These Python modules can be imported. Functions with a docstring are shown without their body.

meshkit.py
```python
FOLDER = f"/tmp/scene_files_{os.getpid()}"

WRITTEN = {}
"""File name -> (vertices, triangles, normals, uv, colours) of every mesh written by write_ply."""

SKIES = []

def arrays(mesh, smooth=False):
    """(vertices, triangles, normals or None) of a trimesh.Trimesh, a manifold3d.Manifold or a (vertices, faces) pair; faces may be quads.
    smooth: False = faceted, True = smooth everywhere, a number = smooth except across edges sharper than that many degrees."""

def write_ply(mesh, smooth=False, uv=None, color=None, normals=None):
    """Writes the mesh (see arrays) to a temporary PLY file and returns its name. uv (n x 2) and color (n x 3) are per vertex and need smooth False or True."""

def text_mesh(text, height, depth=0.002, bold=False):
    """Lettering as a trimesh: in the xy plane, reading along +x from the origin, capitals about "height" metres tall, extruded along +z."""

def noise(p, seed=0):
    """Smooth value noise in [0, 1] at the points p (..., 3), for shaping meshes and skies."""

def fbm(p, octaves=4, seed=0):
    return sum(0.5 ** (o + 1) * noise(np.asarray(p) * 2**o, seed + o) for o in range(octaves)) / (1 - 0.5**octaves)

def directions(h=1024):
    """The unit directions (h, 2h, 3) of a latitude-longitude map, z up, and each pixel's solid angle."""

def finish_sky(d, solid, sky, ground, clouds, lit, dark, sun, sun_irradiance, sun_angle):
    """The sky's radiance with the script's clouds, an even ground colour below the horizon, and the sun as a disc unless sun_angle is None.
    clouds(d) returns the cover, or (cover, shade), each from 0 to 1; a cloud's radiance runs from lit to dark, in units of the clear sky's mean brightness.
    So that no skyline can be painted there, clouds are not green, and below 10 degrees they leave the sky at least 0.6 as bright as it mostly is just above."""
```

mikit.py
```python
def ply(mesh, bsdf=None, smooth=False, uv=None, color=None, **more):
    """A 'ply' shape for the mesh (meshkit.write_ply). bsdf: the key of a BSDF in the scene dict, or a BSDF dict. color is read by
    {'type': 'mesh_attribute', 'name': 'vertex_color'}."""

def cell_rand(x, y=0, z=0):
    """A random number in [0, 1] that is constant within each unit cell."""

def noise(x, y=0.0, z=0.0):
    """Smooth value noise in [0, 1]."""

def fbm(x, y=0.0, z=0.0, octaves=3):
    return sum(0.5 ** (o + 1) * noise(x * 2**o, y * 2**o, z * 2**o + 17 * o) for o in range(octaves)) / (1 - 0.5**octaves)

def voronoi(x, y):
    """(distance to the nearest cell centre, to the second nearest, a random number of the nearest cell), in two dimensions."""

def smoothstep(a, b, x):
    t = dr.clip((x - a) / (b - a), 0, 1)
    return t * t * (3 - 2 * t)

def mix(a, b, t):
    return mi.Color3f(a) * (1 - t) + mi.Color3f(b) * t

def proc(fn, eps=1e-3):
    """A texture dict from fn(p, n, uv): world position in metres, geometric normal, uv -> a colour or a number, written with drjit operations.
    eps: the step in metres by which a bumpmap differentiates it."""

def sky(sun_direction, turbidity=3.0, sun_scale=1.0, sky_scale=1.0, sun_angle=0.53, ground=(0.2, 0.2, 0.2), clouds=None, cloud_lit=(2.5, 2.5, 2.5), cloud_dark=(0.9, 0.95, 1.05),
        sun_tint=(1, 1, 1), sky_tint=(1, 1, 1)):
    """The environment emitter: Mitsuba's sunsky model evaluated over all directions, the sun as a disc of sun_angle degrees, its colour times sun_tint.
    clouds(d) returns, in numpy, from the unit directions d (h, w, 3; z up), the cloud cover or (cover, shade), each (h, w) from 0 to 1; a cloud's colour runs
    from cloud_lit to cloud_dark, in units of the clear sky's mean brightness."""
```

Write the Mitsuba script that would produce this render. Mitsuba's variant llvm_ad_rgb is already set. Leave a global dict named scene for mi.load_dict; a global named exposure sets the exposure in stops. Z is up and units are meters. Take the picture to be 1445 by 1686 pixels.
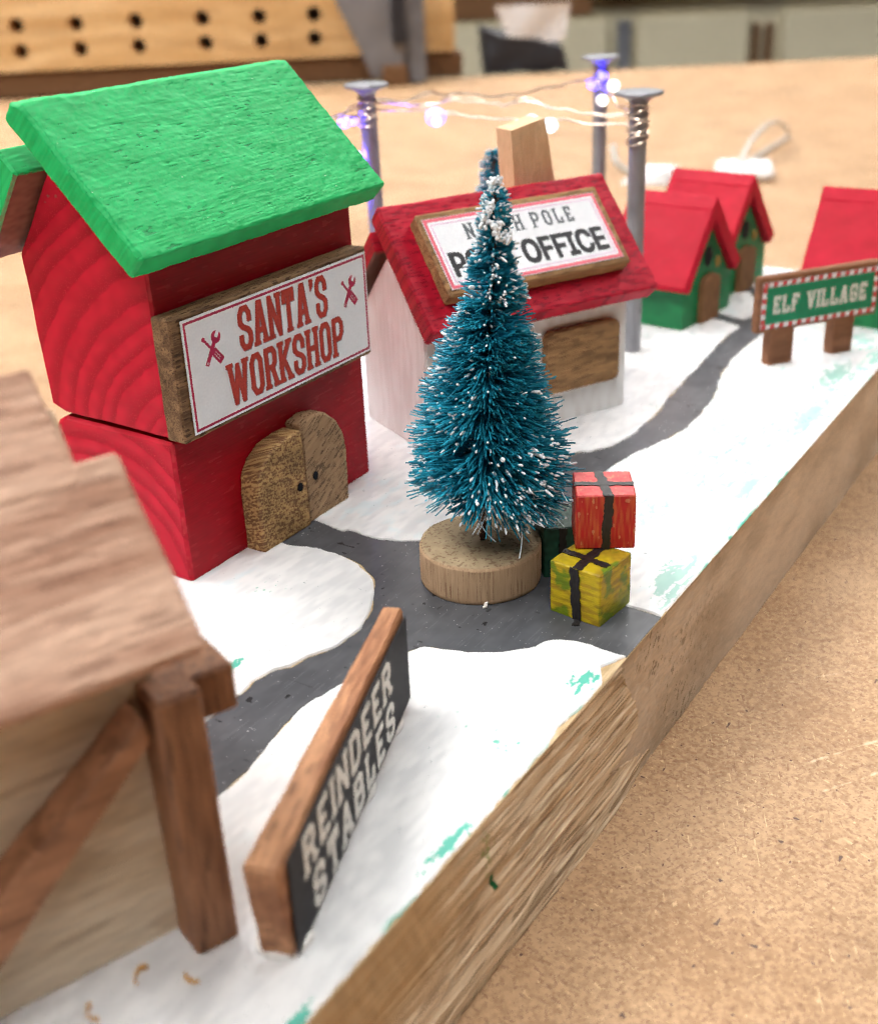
import math, random
import numpy as np, trimesh, manifold3d as m3, drjit as dr
import mitsuba as mi
import mikit, meshkit
from mikit import proc, noise, fbm, smoothstep, mix, voronoi, cell_rand
from shapely.geometry import Polygon, LineString, Point, box as sbox, MultiPolygon
from shapely.ops import unary_union
from shapely import affinity

scene, labels = {}, {}
T4 = mi.ScalarTransform4f

# ------------------------------------------------------------------ camera, light, exposure
CAM = np.array([-0.18557, -0.08122, 0.17042])
FWD = np.array([0.74864, 0.49757, -0.43812])
UP = np.array([0.38864, 0.20601, 0.89806])
scene['camera'] = {'type': 'thinlens', 'fov': 40.654, 'fov_axis': 'x', 'near_clip': 0.02, 'far_clip': 30.0,
                   'aperture_radius': 0.00125, 'focus_distance': 0.262,
                   'to_world': T4().look_at(origin=CAM.tolist(), target=(CAM + FWD).tolist(), up=UP.tolist())}
exposure = 0.42
LAMP = 15.0
LAMP_TINT = (1.0, 0.985, 0.96)
LAMPS = [(-0.85, 0.8, 80), (-1.05, -0.5, 80), (0.45, 1.55, 80), (1.25, -0.75, 80), (1.75, 1.75, 80), (2.3, 0.35, 80), (-0.25, 1.3, 80), (2.9, 1.5, 80)]
LAMP_Z = 1.85

# ------------------------------------------------------------------ helpers (all building is in millimetres)
def lin(r, g, b):
    f = lambda c: c / 255 / 12.92 if c <= 10 else ((c / 255 + .055) / 1.055) ** 2.4
    return (f(r), f(g), f(b))

class Fr:
    """a local frame in millimetres: origin, yaw about z"""
    def __init__(s, x=0, y=0, z=0, yaw=0):
        c, n = math.cos(math.radians(yaw)), math.sin(math.radians(yaw))
        s.R = np.array([[c, -n, 0], [n, c, 0], [0, 0, 1.0]]); s.o = np.array([x, y, z], float)
    def __call__(s, v): return (np.asarray(v, float) @ s.R.T + s.o)

W0 = Fr()
TOP = 37.0      # top of the base board above the table

def tm(m):
    if isinstance(m, m3.Manifold):
        k = m.to_mesh(); return np.array(k.vert_properties[:, :3], float), np.array(k.tri_verts)
    if isinstance(m, tuple): return np.asarray(m[0], float), np.asarray(m[1])
    return np.array(m.vertices), np.array(m.faces)

def join(ms):
    vs, fs, n = [], [], 0
    for m in ms:
        v, f = tm(m); vs.append(v); fs.append(f + n); n += len(v)
    return np.vstack(vs), np.vstack(fs)

def add(key, mesh, bsdf, fr=W0, smooth=30, label=None, cat=None, group=None, kind=None, emit=None, **more):
    base, n = key, 0
    while key in scene:
        n += 1; key = f'{base}_{n:03d}'
    v, f = tm(mesh)
    v = fr(v) * 0.001
    d = mikit.ply((v, f), bsdf, smooth=smooth, **more)
    if emit is not None: d['emitter'] = {'type': 'area', 'radiance': {'type': 'rgb', 'value': list(emit)}}
    scene[key] = d
    tag(key, label, cat, group, kind)
    return key

def tag(key, label=None, cat=None, group=None, kind=None):
    e = {k: x for k, x in (('label', label), ('category', cat), ('group', group), ('kind', kind)) if x}
    if e: labels.setdefault(key, {}).update(e)

def hull(p): return m3.Manifold.hull_points(np.asarray(p, float))

def cbox(x0, x1, y0, y1, z0, z1, c=0.4):
    p = []
    for k in range(3):
        for a in np.ndindex(2, 2, 2):
            q = [(x0 + c, x1 - c), (y0 + c, y1 - c), (z0 + c, z1 - c)]
            q[k] = [(x0, x1), (y0, y1), (z0, z1)][k]
            p.append([q[i][a[i]] for i in range(3)])
    return hull(p)

def prism(poly, a0, a1, axis='x', c=0.4):
    """convex profile extruded along an axis with eased edges; profile is (y,z) for x, (x,z) for y, (x,y) for z"""
    P = Polygon(poly)
    rnd = P.buffer(-c, join_style=2).buffer(c, quad_segs=2) if c else P
    ins = P.buffer(-c, join_style=2) if c else P
    pts = []
    def put(g, t):
        for u, w in list(g.exterior.coords)[:-1]:
            pts.append({'x': (t, u, w), 'y': (u, t, w), 'z': (u, w, t)}[axis])
    put(rnd, a0 + c); put(rnd, a1 - c); put(ins, a0); put(ins, a1)
    return hull(pts)

def worn(m, L=1.2, amp=0.12, freq=0.25, seed=0, fine=0.0, ffreq=1.5):
    """subdivide and push the surface about: hand-cut, sanded wood"""
    v, f = tm(m.refine_to_length(L) if isinstance(m, m3.Manifold) else m)
    d = np.zeros_like(v)
    for k in range(3):
        d[:, k] = (meshkit.fbm(v * freq + 31.7 * k + seed * 7.13, 3, seed + k) - .5) * 2 * amp
        if fine: d[:, k] += (meshkit.noise(v * ffreq + 11.3 * k + seed * 3.1, seed + 9 + k) - .5) * 2 * fine
    return v + d, f

def extr(poly, z0, z1):
    out = []
    for g in getattr(poly, 'geoms', [poly]):
        if g.is_empty or g.area < 1e-4: continue
        m = trimesh.creation.extrude_polygon(g, z1 - z0, engine='earcut')
        m.apply_translation([0, 0, z0]); out.append(m)
    return join(out)

def onto(mesh, M):
    """apply a 3x4 matrix given as (origin, ex, ey, ez)"""
    v, f = tm(mesh); o, ex, ey, ez = (np.asarray(a, float) for a in M)
    return o + v[:, :1] * ex + v[:, 1:2] * ey + v[:, 2:3] * ez, f

def lathe(prof, n=32, cx=0, cy=0):
    prof = np.asarray(prof, float); k = len(prof); a = np.arange(n) * 2 * np.pi / n
    v = np.stack([cx + prof[:, :1] * np.cos(a), cy + prof[:, :1] * np.sin(a), np.repeat(prof[:, 1:2], n, 1)], -1).reshape(-1, 3)
    f = []
    for i in range(k - 1):
        for j in range(n):
            q = i * n + j; r = i * n + (j + 1) % n
            f += [[q, r, r + n], [q, r + n, q + n]]
    v = np.vstack([v, [[cx, cy, prof[0, 1]], [cx, cy, prof[-1, 1]]]])
    for j in range(n):
        f += [[k * n, (j + 1) % n, j], [k * n + 1, (k - 1) * n + j, (k - 1) * n + (j + 1) % n]]
    return v, np.array(f)

def tube(pts, r, n=6):
    p = np.asarray(pts, float); k = len(p); t = np.gradient(p, axis=0); t /= np.linalg.norm(t, axis=1, keepdims=True) + 1e-9
    a = np.cross(t, np.where(np.abs(t[:, 2:]) < .9, [0, 0, 1.0], [1.0, 0, 0])); a /= np.linalg.norm(a, axis=1, keepdims=True); b = np.cross(t, a)
    w = np.arange(n) * 2 * np.pi / n; rr = np.broadcast_to(r, (k,))[:, None, None]
    v = (p[:, None] + rr * (np.cos(w)[None, :, None] * a[:, None] + np.sin(w)[None, :, None] * b[:, None])).reshape(-1, 3)
    f = []
    for i in range(k - 1):
        for j in range(n):
            q = i * n + j; s = i * n + (j + 1) % n; f += [[q, s, s + n], [q, s + n, q + n]]
    v = np.vstack([v, p[:1], p[-1:]])
    for j in range(n): f += [[k * n, (j + 1) % n, j], [k * n + 1, (k - 1) * n + j, (k - 1) * n + (j + 1) % n]]
    return v, np.array(f)

def ball(c, r, sub=2):
    m = trimesh.creation.icosphere(sub); return m.vertices * np.asarray(r, float) + np.asarray(c, float), m.faces

def spline(pts, step, closed=False):
    """Catmull-Rom through the points, resampled"""
    p = np.asarray(pts, float); n = len(p); out = []
    rng = range(n if closed else n - 1)
    g = lambda i: p[i % n] if closed else p[min(max(i, 0), n - 1)]
    for i in rng:
        p0, p1, p2, p3 = g(i - 1), g(i), g(i + 1), g(i + 2)
        k = max(2, int(np.linalg.norm(p2 - p1) / step))
        for t in np.arange(k) / k:
            out.append(.5 * ((2 * p1) + (-p0 + p2) * t + (2 * p0 - 5 * p1 + 4 * p2 - p3) * t * t + (-p0 + 3 * p1 - 3 * p2 + p3) * t ** 3))
    if not closed: out.append(p[-1])
    return np.array(out)

# ------------------------------------------------------------------ materials
def mat(key, color, rough=.6, spec=.4, bump=None, bscale=1e-4, eps=1e-4, **more):
    c = proc(color) if callable(color) else {'type': 'rgb', 'value': list(color)}
    d = {'type': 'principled', 'base_color': c, 'roughness': rough, 'specular': spec, **more}
    if bump is not None: d = {'type': 'bumpmap', 'height': proc(bump, eps=eps), 'scale': bscale, 'bsdf': d}
    scene[key] = {'type': 'twosided', 'bsdf': d} if not more.get('spec_trans') else d
    return key

def loc(fr):
    """world metres -> local millimetres, for a procedural material that belongs to one object"""
    R, o = [[float(c) for c in r] for r in fr.R], [float(c) for c in fr.o]
    def f(p):
        x, y, z = p.x * 1000 - o[0], p.y * 1000 - o[1], p.z * 1000 - o[2]
        return x * R[0][0] + y * R[1][0], x * R[0][1] + y * R[1][1], z
    return f

WSF = Fr(-16.5, 100.4, TOP, 0)
POF = Fr(70.95, 91.70, TOP, -27.2)
STF = Fr(-96.0, 27.1, TOP, -21.3)
RSF = Fr(-92.7, 8.7, TOP, 18.7)
ELF = Fr(190.3, 30.9, TOP, -36)
H1F = Fr(209.4, 72.2, TOP, -6)
H2F = Fr(254.0, 74.0, TOP, -6)
H3F = Fr(241.0, 36.5, TOP, 0)

def wood(fr, axis, c0, c1, pore=None, pore_amt=.8, fs=1.0, pf=1.0, thr=.66):
    """timber: grain runs along the local axis 0/1/2"""
    L = loc(fr)
    def f(p, n, uv):
        q = L(p); a = q[axis]; b, c = [q[i] for i in range(3) if i != axis]
        b, c = b * fs, c * fs; a = a * fs
        w = fbm(a * .04, b * .1, c * .1, octaves=2) * 3
        base = fbm(b * .55 + w, c * .55 + w, a * .03, octaves=3)
        fine = noise(b * 4.5 + w, c * 4.5, a * .22)
        col = mix(c0, c1, smoothstep(.25, .75, base * .65 + fine * .35))
        if pore:
            po = smoothstep(thr, thr + .1, noise(b * 3.6 * pf, c * 3.6 * pf, a * .45 * pf))
            col = mix(col, pore, po * pore_amt)
        return col * (.88 + .24 * noise(a * 1.1, b * 6, c * 6))
    return f
def wood_bump(fr, axis, pf=1.0, thr=.64):
    L = loc(fr)
    def f(p, n, uv):
        q = L(p); a = q[axis]; b, c = [q[i] for i in range(3) if i != axis]
        po = smoothstep(thr, thr + .12, noise(b * 3.6 * pf, c * 3.6 * pf, a * .45 * pf))
        return noise(b * 5, c * 5, a * .4) * .5 + noise(a * 2.3, b * 7, c * 7) * .35 - po * .8
    return f

# red paint over end grain and side grain of the workshop blocks
def ws_ring(p):
    y, z = p.y * 1000, p.z * 1000 - TOP
    up = z > 36.2
    cy, cz = dr.select(up, mi.Float(90.0), mi.Float(129.0)), dr.select(up, mi.Float(27.0), mi.Float(-6.0))
    r = dr.sqrt(dr.square(y - cy) + dr.square(z - cz)) + fbm(y * .05, z * .05, 3.0, octaves=2) * 3.5 + noise(y * .6, z * .6, 5.0) * .5
    s = r / 5.0 + noise(r * .13, 3.0, 8.0) * 1.3; t = s - dr.floor(s)
    return smoothstep(.0, .62, t) * (1 - smoothstep(.86, .98, t)), y, z
def ws_red(p, n, uv):
    rg, y, z = ws_ring(p); x = p.x * 1000
    side = smoothstep(.5, .8, dr.abs(n.x))
    spk = smoothstep(.76, .9, noise(y * 5.5, z * 5.5, 1.0)) * (1 - rg)
    c_side = mix((.40, .0028, .016), (.56, .0075, .030), rg * (.45 + .55 * noise(y * .35, z * .35, 11.0)))
    c_side = mix(c_side, (.70, .07, .09), spk * .4)
    st = noise(x * .25, z * 5.0, 2.0) * .5 + fbm(x * .3, z * .9, 5.0, octaves=2) * .5
    c_front = mix((.27, .0016, .007), (.37, .0026, .012), st)
    wear = smoothstep(1.5, .3, dr.abs(x + 16.6) + dr.abs(y - 100.4) + 1.3 * noise(z * .9, x * 2, 3.0)) * .7
    c_front = mix(c_front, (.56, .07, .075), smoothstep(.78, .9, noise(x * .35, z * 1.6, 17.0)) * .22)
    gap = smoothstep(.72, .8, noise(x * 1.1, y * .8, z * 1.4)) * smoothstep(86, 92, z + (y - 120) * .4) * side
    return mix(mix(mix(c_front, c_side, side), (.60, .07, .08), wear), (.30, .17, .14), gap * .75)
def ws_bump(p, n, uv):
    rg, y, z = ws_ring(p); x = p.x * 1000
    side = smoothstep(.5, .8, dr.abs(n.x))
    fz = noise(y * 5.5, z * 5.5, 1.0) * .7 + noise(y * 11, z * 11, 4.0) * .4
    fr_ = noise(x * .5, z * 6.5, 2.0) * .25 + noise(x * 3, z * 3, 7.0) * .12
    return dr.lerp(fr_, rg * .7 + fz * (1.0 - rg * .6), side)
mat('mat_workshop_red', ws_red, .5, .22, ws_bump, 2.4e-4)

# thick green paint brushed over coarse grain
def gr_bump(p, n, uv):
    x, y, z = p.x * 1000, p.y * 1000, p.z * 1000
    s = (y + z) * .7071
    ridg = fbm(x * .12, s * 2.3, 1.0, octaves=3)
    pit = smoothstep(.76, .88, noise(x * .55, s * 2.6, 5.0)) * smoothstep(.45, .7, noise(x * .2, s * .5, 9.0))
    return ridg * .75 + noise(x * .35, s * 3.0, 3.0) * .3 + noise(x * 1.6, s * 3, y * 2.) * .07 - pit * .6
def gr_col(p, n, uv):
    x, y, z = p.x * 1000, p.y * 1000, p.z * 1000
    s = (y + z) * .7071
    b = fbm(x * .12, s * .5, y * .2, octaves=3)
    c = mix((.011, .40, .10), (.022, .50, .145), smoothstep(.2, .8, b * .7 + .3 * noise(x * .25, s * 2.2, 13.0)))
    pit = smoothstep(.82, .92, noise(x * .55, s * 2.6, 5.0)) * smoothstep(.45, .7, noise(x * .2, s * .5, 9.0)) * smoothstep(.4, .7, n.z)
    spk = smoothstep(.965, .985, noise(x * 1.3, s * 1.3, z * .8))
    under = smoothstep(.3, .5, -n.z) * smoothstep(118, 121, y)
    c = mix(mix(c, (.004, .10, .03), pit * .7), (.75, .85, .75), spk * .7)
    return mix(c, mix((.16, .055, .035), (.27, .10, .065), noise(x * .6, s * 4, y)), under)
mat('mat_green_roof', gr_col, .5, .22, gr_bump, 1.7e-4)

mat('mat_sign_wood_ws', wood(WSF, 0, (.10, .052, .026), (.26, .15, .075), (.03, .014, .008), .75), .75, .25, wood_bump(WSF, 0), 1.2e-4)
def door_left(p, n, uv):
    x, y, z = p.x * 1000, p.y * 1000, p.z * 1000 - TOP
    u, w = x * .97 - z * .18 + (p.y * 1000) * .5, z * .97 + x * .18 + (p.y * 1000) * .35
    weave = noise(u * .9, w * 3.4, 1.0) * .5 + noise(u * 3.4, w * 2.2, 4.0) * .6
    c = mix((.16, .078, .036), (.42, .255, .105), smoothstep(.34, .76, weave))
    return c * (.75 + .5 * noise(u * .2, w * .3, 9.0))
def door_left_b(p, n, uv):
    x, y, z = p.x * 1000, p.y * 1000, p.z * 1000 - TOP
    u, w = x * .97 - z * .18 + (p.y * 1000) * .5, z * .97 + x * .18 + (p.y * 1000) * .35
    return noise(u * .9, w * 3.4, 1.0) * .5 + noise(u * 3.4, w * 2.2, 4.0) * .6
mat('mat_door_left', door_left, .7, .3, door_left_b, 2.0e-4)
def door_right(p, n, uv):
    x, y, z = p.x * 1000, p.y * 1000, p.z * 1000 - TOP
    u, w = x * .9 + z * .43, z * .9 - x * .43
    po = smoothstep(.6, .72, noise(u * .55, w * 3.8, y * 2))
    c = mix((.26, .155, .08), (.42, .265, .15), fbm(u * .2, w * 1.2, 2.0))
    return mix(c, (.05, .024, .012), po * .7)
mat('mat_door_right', door_right, .72, .3, lambda p, n, uv: 1 - smoothstep(.58, .72, noise((p.x * 900 + (p.z * 1000 - TOP) * .43) * .55, ((p.z * 1000 - TOP) * .9 - p.x * 430) * 3.8, p.y * 2000)), 1.2e-4)

# post office
Lpo = loc(POF)
def po_red(p, n, uv):
    x, y, z = Lpo(p); s = (y + z) * .7071
    b = fbm(x * .18, s * .8, 1.0)
    c = mix((.37, .004, .018), (.52, .009, .032), b)
    po = smoothstep(.66, .74, noise(x * .5, s * 3.2, 4.0))
    under = smoothstep(.3, .5, -n.z) * smoothstep(20, 23, y)
    c = mix(c, (.16, .004, .014), po * .6)
    return mix(c, mix((.10, .05, .03), (.2, .11, .06), noise(x * .5, s * 4, 1.0)), under)
def po_redb(p, n, uv):
    x, y, z = Lpo(p); s = (y + z) * .7071
    return noise(x * .4, s * 2.5, 2.0) * .5 - smoothstep(.64, .74, noise(x * .5, s * 3.2, 4.0)) * .9
mat('mat_post_red', po_red, .5, .22, po_redb, 2.0e-4)
def po_white(p, n, uv):
    x, y, z = Lpo(p)
    st = noise(z * .12, y * 1.6, x * .5) * .6 + fbm(y * .3, z * .15, x * .3) * .4
    c = mix((.73, .70, .68), (.81, .795, .78), smoothstep(.25, .7, st))
    rim = smoothstep(3.2, .2, dr.abs(z - (74.0 - 1.03 * y))) * smoothstep(.5, .9, dr.abs(n.x * float(POF.R[0, 0]) + n.y * float(POF.R[1, 0])))
    return mix(c, (.62, .08, .10), rim * .5 * noise(y * .8, z * .8))
mat('mat_post_white', po_white, .6, .35)
mat('mat_wood_po', wood(POF, 0, (.22, .115, .048), (.42, .235, .105), (.09, .042, .019), .5, 1.0, .5, .58), .7, .3, wood_bump(POF, 0), 1.0e-4)
mat('mat_chimney', wood(POF, 2, (.62, .40, .22), (.74, .52, .32)), .7, .3)

# stables
mat('mat_mahogany', wood(STF, 0, (.35, .175, .11), (.66, .43, .31), (.20, .09, .055), .45, .5, .5), .6, .35, wood_bump(STF, 0, .6), 1.6e-4)
mat('mat_mahogany_post', wood(STF, 2, (.15, .06, .028), (.31, .145, .072), (.06, .025, .014), .5, .7, .6), .6, .35, wood_bump(STF, 2, .6), 1.2e-4)
mat('mat_brace', wood(STF, 0, (.20, .085, .04), (.40, .19, .10), (.08, .03, .015), .4, .5, .5), .6, .3)
mat('mat_stable_wall', wood(STF, 0, (.56, .42, .28), (.72, .58, .43), (.42, .28, .16), .4, .35, .4), .7, .3)
mat('mat_sign_wood_rs', wood(RSF, 0, (.25, .10, .045), (.50, .25, .125), (.17, .065, .03), .5, .7, .7), .6, .35, wood_bump(RSF, 0, .7), 1.2e-4)
mat('mat_sign_wood_elf', wood(ELF, 0, (.16, .065, .03), (.27, .12, .06)), .7, .3)

# elf houses
def elf_red(p, n, uv):
    return mix((.44, .003, .016), (.60, .008, .035), fbm(p.x * 180, p.y * 180, p.z * 180))
mat('mat_elf_red', elf_red, .55, .2)
mat('mat_elf_green', lambda p, n, uv: mix((.008, .13, .045), (.016, .24, .075), fbm(p.x * 200, p.y * 200, p.z * 200)), .5, .35)
mat('mat_elf_door', lambda p, n, uv: mix((.14, .06, .025), (.28, .14, .06), noise(p.x * 1500, p.y * 1500, p.z * 300)), .7, .3)

# base board
def side_left(p, n, uv):
    x, y, z = p.x * 1000, p.y * 1000, p.z * 1000
    k = z + x * .035 + fbm(x * .03, z * .2, 1.0) * 2.0
    b = fbm(k * .55, x * .02, y * .5, octaves=3)
    f = noise(k * 5.0, x * .14, y * 3.0)
    dk = smoothstep(.60, .75, noise(k * 2.4, x * .10, 7.0))
    c = mix((.52, .38, .235), (.80, .63, .44), smoothstep(.25, .75, b * .5 + f * .5))
    c = mix(c, (.24, .14, .07), dk * .65)
    smooth_zone = smoothstep(-48, -78, x) * smoothstep(14, 22, z)
    c = mix(c, mix((.40, .25, .12), (.50, .33, .17), noise(x * .8 + z * .3, z * .2, 3.0)), smooth_zone * .85)
    # dribbles of green paint
    gx = x + 52.0 + dr.sin((z - 22) * .6) * .8
    g1 = smoothstep(.8, .45, dr.abs(gx - .5)) * smoothstep(19.5, 20.3, z) * smoothstep(25.2, 24.4, z)
    g2 = smoothstep(3.4, 1.0, dr.abs(gx + 1.0) + dr.abs(z - 30.0) * .45) * smoothstep(.4, .65, noise(x * 1.4, z * 1.1))
    return mix(mix(c, (.20, .24, .05), g2 * .75), (.005, .10, .03), g1)
mat('mat_side_left', side_left, .8, .2, lambda p, n, uv: noise((p.z * 1000 + p.x * 35) * 4.5, p.x * 150, 2.0) + .5 * noise(p.z * 9000, p.x * 700, p.y * 2000), 2.2e-4)
def side_right(p, n, uv):
    x, y, z = p.x * 1000, p.y * 1000, p.z * 1000
    b = fbm(x * .035, z * .11, 2.0, octaves=4)
    c = mix((.43, .325, .225), (.64, .51, .385), smoothstep(.2, .8, b) * .75 + smoothstep(10, 120, x) * .25)
    u, w = x * .6 + z * .8, z * .6 - x * .8
    fl = smoothstep(.70, .80, noise(u * .55, w * 1.9, 4.0)) * smoothstep(.4, .7, fbm(x * .05, z * .08, 8.0)) * smoothstep(75, 20, x)
    c = mix(c, (.12, .068, .032), fl * .7)
    fl2 = smoothstep(.76, .86, noise(u * .6 + 40, w * 2.2, 9.0)) * smoothstep(75, 20, x)
    return mix(c, (.60, .45, .30), fl2 * .6) * (.9 + .2 * noise(x * .4, z * 4))
mat('mat_side_right', side_right, .75, .25, lambda p, n, uv: noise((p.x * 600 + p.z * 800) * .6, (p.z * 600 - p.x * 800) * 2.0, 4.0) + .4 * noise(p.x * 600, p.z * 5000), 2.0e-4)
mat('mat_board', (.45, .31, .18), .8, .2)
def bare(p, n, uv):
    x, y = p.x * 1000, p.y * 1000
    return mix((.40, .28, .15), (.62, .47, .29), noise(x * .4, y * 3))
mat('mat_bare_wood', bare, .8, .2)
def snow_col(p, n, uv):
    x, y = p.x * 1000, p.y * 1000
    br = fbm(x * .15, y * .35, 1.0, octaves=3)
    c = mix((.67, .675, .685), (.79, .79, .79), smoothstep(.25, .75, br * .7 + .3 * noise(x * .3, y * .9, 14.0)))
    zone = smoothstep(30, 75, x) * smoothstep(46, 18, y)
    stroke = noise(x * .30, y * .95, 2.0) * .55 + noise(x * 1.3, y * 2.0, 5.0) * .3 + noise(x * 3.1, y * 3.1, 8.0) * .15
    m = smoothstep(.55, .65, stroke) * zone * smoothstep(.40, .55, fbm(x * .05, y * .09, 4.0))
    near = smoothstep(1.9, .3, y + 2.2 * noise(x * .35, y * .5, 3.0)) * smoothstep(.50, .66, noise(x * .09, 7.0, 1.0)) * smoothstep(140, 100, x)
    chip = smoothstep(.84, .89, noise(x * .7, y * 1.3, 3.0)) * smoothstep(.70, .78, fbm(x * .06, y * .06, 12.0))
    for px_, py_, rx_, ry_ in ((-62, 1.8, 5, 1.5), (-9, 4.2, 3.5, 2.2), (-103, 1.0, 6, 1.2), (40, 4.5, 9, 3.0), (31, 2.0, 6, 1.6), (92, 6, 9, 2.4), (146, 7, 13, 3), (186, 10, 13, 4), (-40, 68, 4, 1.2)):
        dd = dr.sqrt(dr.square((x - px_) / rx_) + dr.square((y - py_) / ry_))
        near = dr.maximum(near, smoothstep(1.0, .7, dd + (stroke - .5) * 2.6) * (.9 if px_ < 20 else .55))
    faint = smoothstep(.5, .75, fbm(x * .22, y * .4, 20.0)) * smoothstep(.52, .62, fbm(x * .05, y * .05, 9.0))
    spk = smoothstep(.972, .985, noise(x * 1.6, y * 1.6, 6.0))
    c = mix(c, (.60, .78, .83), faint * .35)
    c = mix(c, (.26, .66, .56), m * .8)
    c = mix(c, (.03, .40, .29), dr.maximum(near, chip * .8))
    return mix(c, (.12, .20, .20), spk * .8)
mat('mat_snow', snow_col, .42, .4, lambda p, n, uv: fbm(p.x * 110, p.y * 260, 1.0, octaves=3) + .25 * noise(p.x * 1500, p.y * 1500, 3.0), 3.6e-4)
def road_col(p, n, uv):
    x, y = p.x * 1000, p.y * 1000
    b = fbm(x * .2, y * .2, 1.0, octaves=4)
    c = mix((.062, .066, .074), (.084, .088, .097), smoothstep(.2, .8, b * .78 + .22 * noise(x * .2, y * .9, 15.0)))
    spk = smoothstep(.965, .98, noise(x * 1.9, y * 1.9, 2.0))
    dk = smoothstep(.88, .92, noise(x * .9, y * .5, 6.0)) * smoothstep(.5, .7, noise(x * .15, y * .15, 9.0))
    scr = smoothstep(.80, .9, noise(x * .25 + y * .1, y * 3.0, 8.0)) * .25
    return mix(mix(mix(c, (.14, .145, .155), scr), (.012, .013, .015), dk), (.6, .6, .62), spk * .8)
mat('mat_road', road_col, .4, .4, lambda p, n, uv: fbm(p.x * 250, p.y * 330, 1.0) + .2 * noise(p.x * 1500, p.y * 1500), 0.9e-4)

# the workbench: worn hardboard with chips and scratches
def seg(x, y, a, b):
    ax, ay = a; bx, by = b[0] - ax, b[1] - ay; L2 = bx * bx + by * by
    t = dr.clip(((x - ax) * bx + (y - ay) * by) / L2, 0, 1)
    return dr.sqrt(dr.square(x - ax - t * bx) + dr.square(y - ay - t * by))
def mdf_mask(x, y):
    lt, dk = mi.Float(0), mi.Float(0)
    for k, a in enumerate((.45, 1.25, 2.65)):
        c, q = math.cos(a), math.sin(a)
        u, w = x * c + y * q, y * c - x * q
        lt = dr.maximum(lt, smoothstep(.88, .99, noise(u * (.42 + .2 * k) + 70 * k, w * (1.7 + .5 * k), 3.0 + k)) * smoothstep(.35, .7, noise(x * .11, y * .11, 40.0 + k)))
        dk = dr.maximum(dk, smoothstep(.86, .94, noise(u * .7 + 50 * k, w * 2.4, 13.0 + k)))
    return lt, dk
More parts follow.
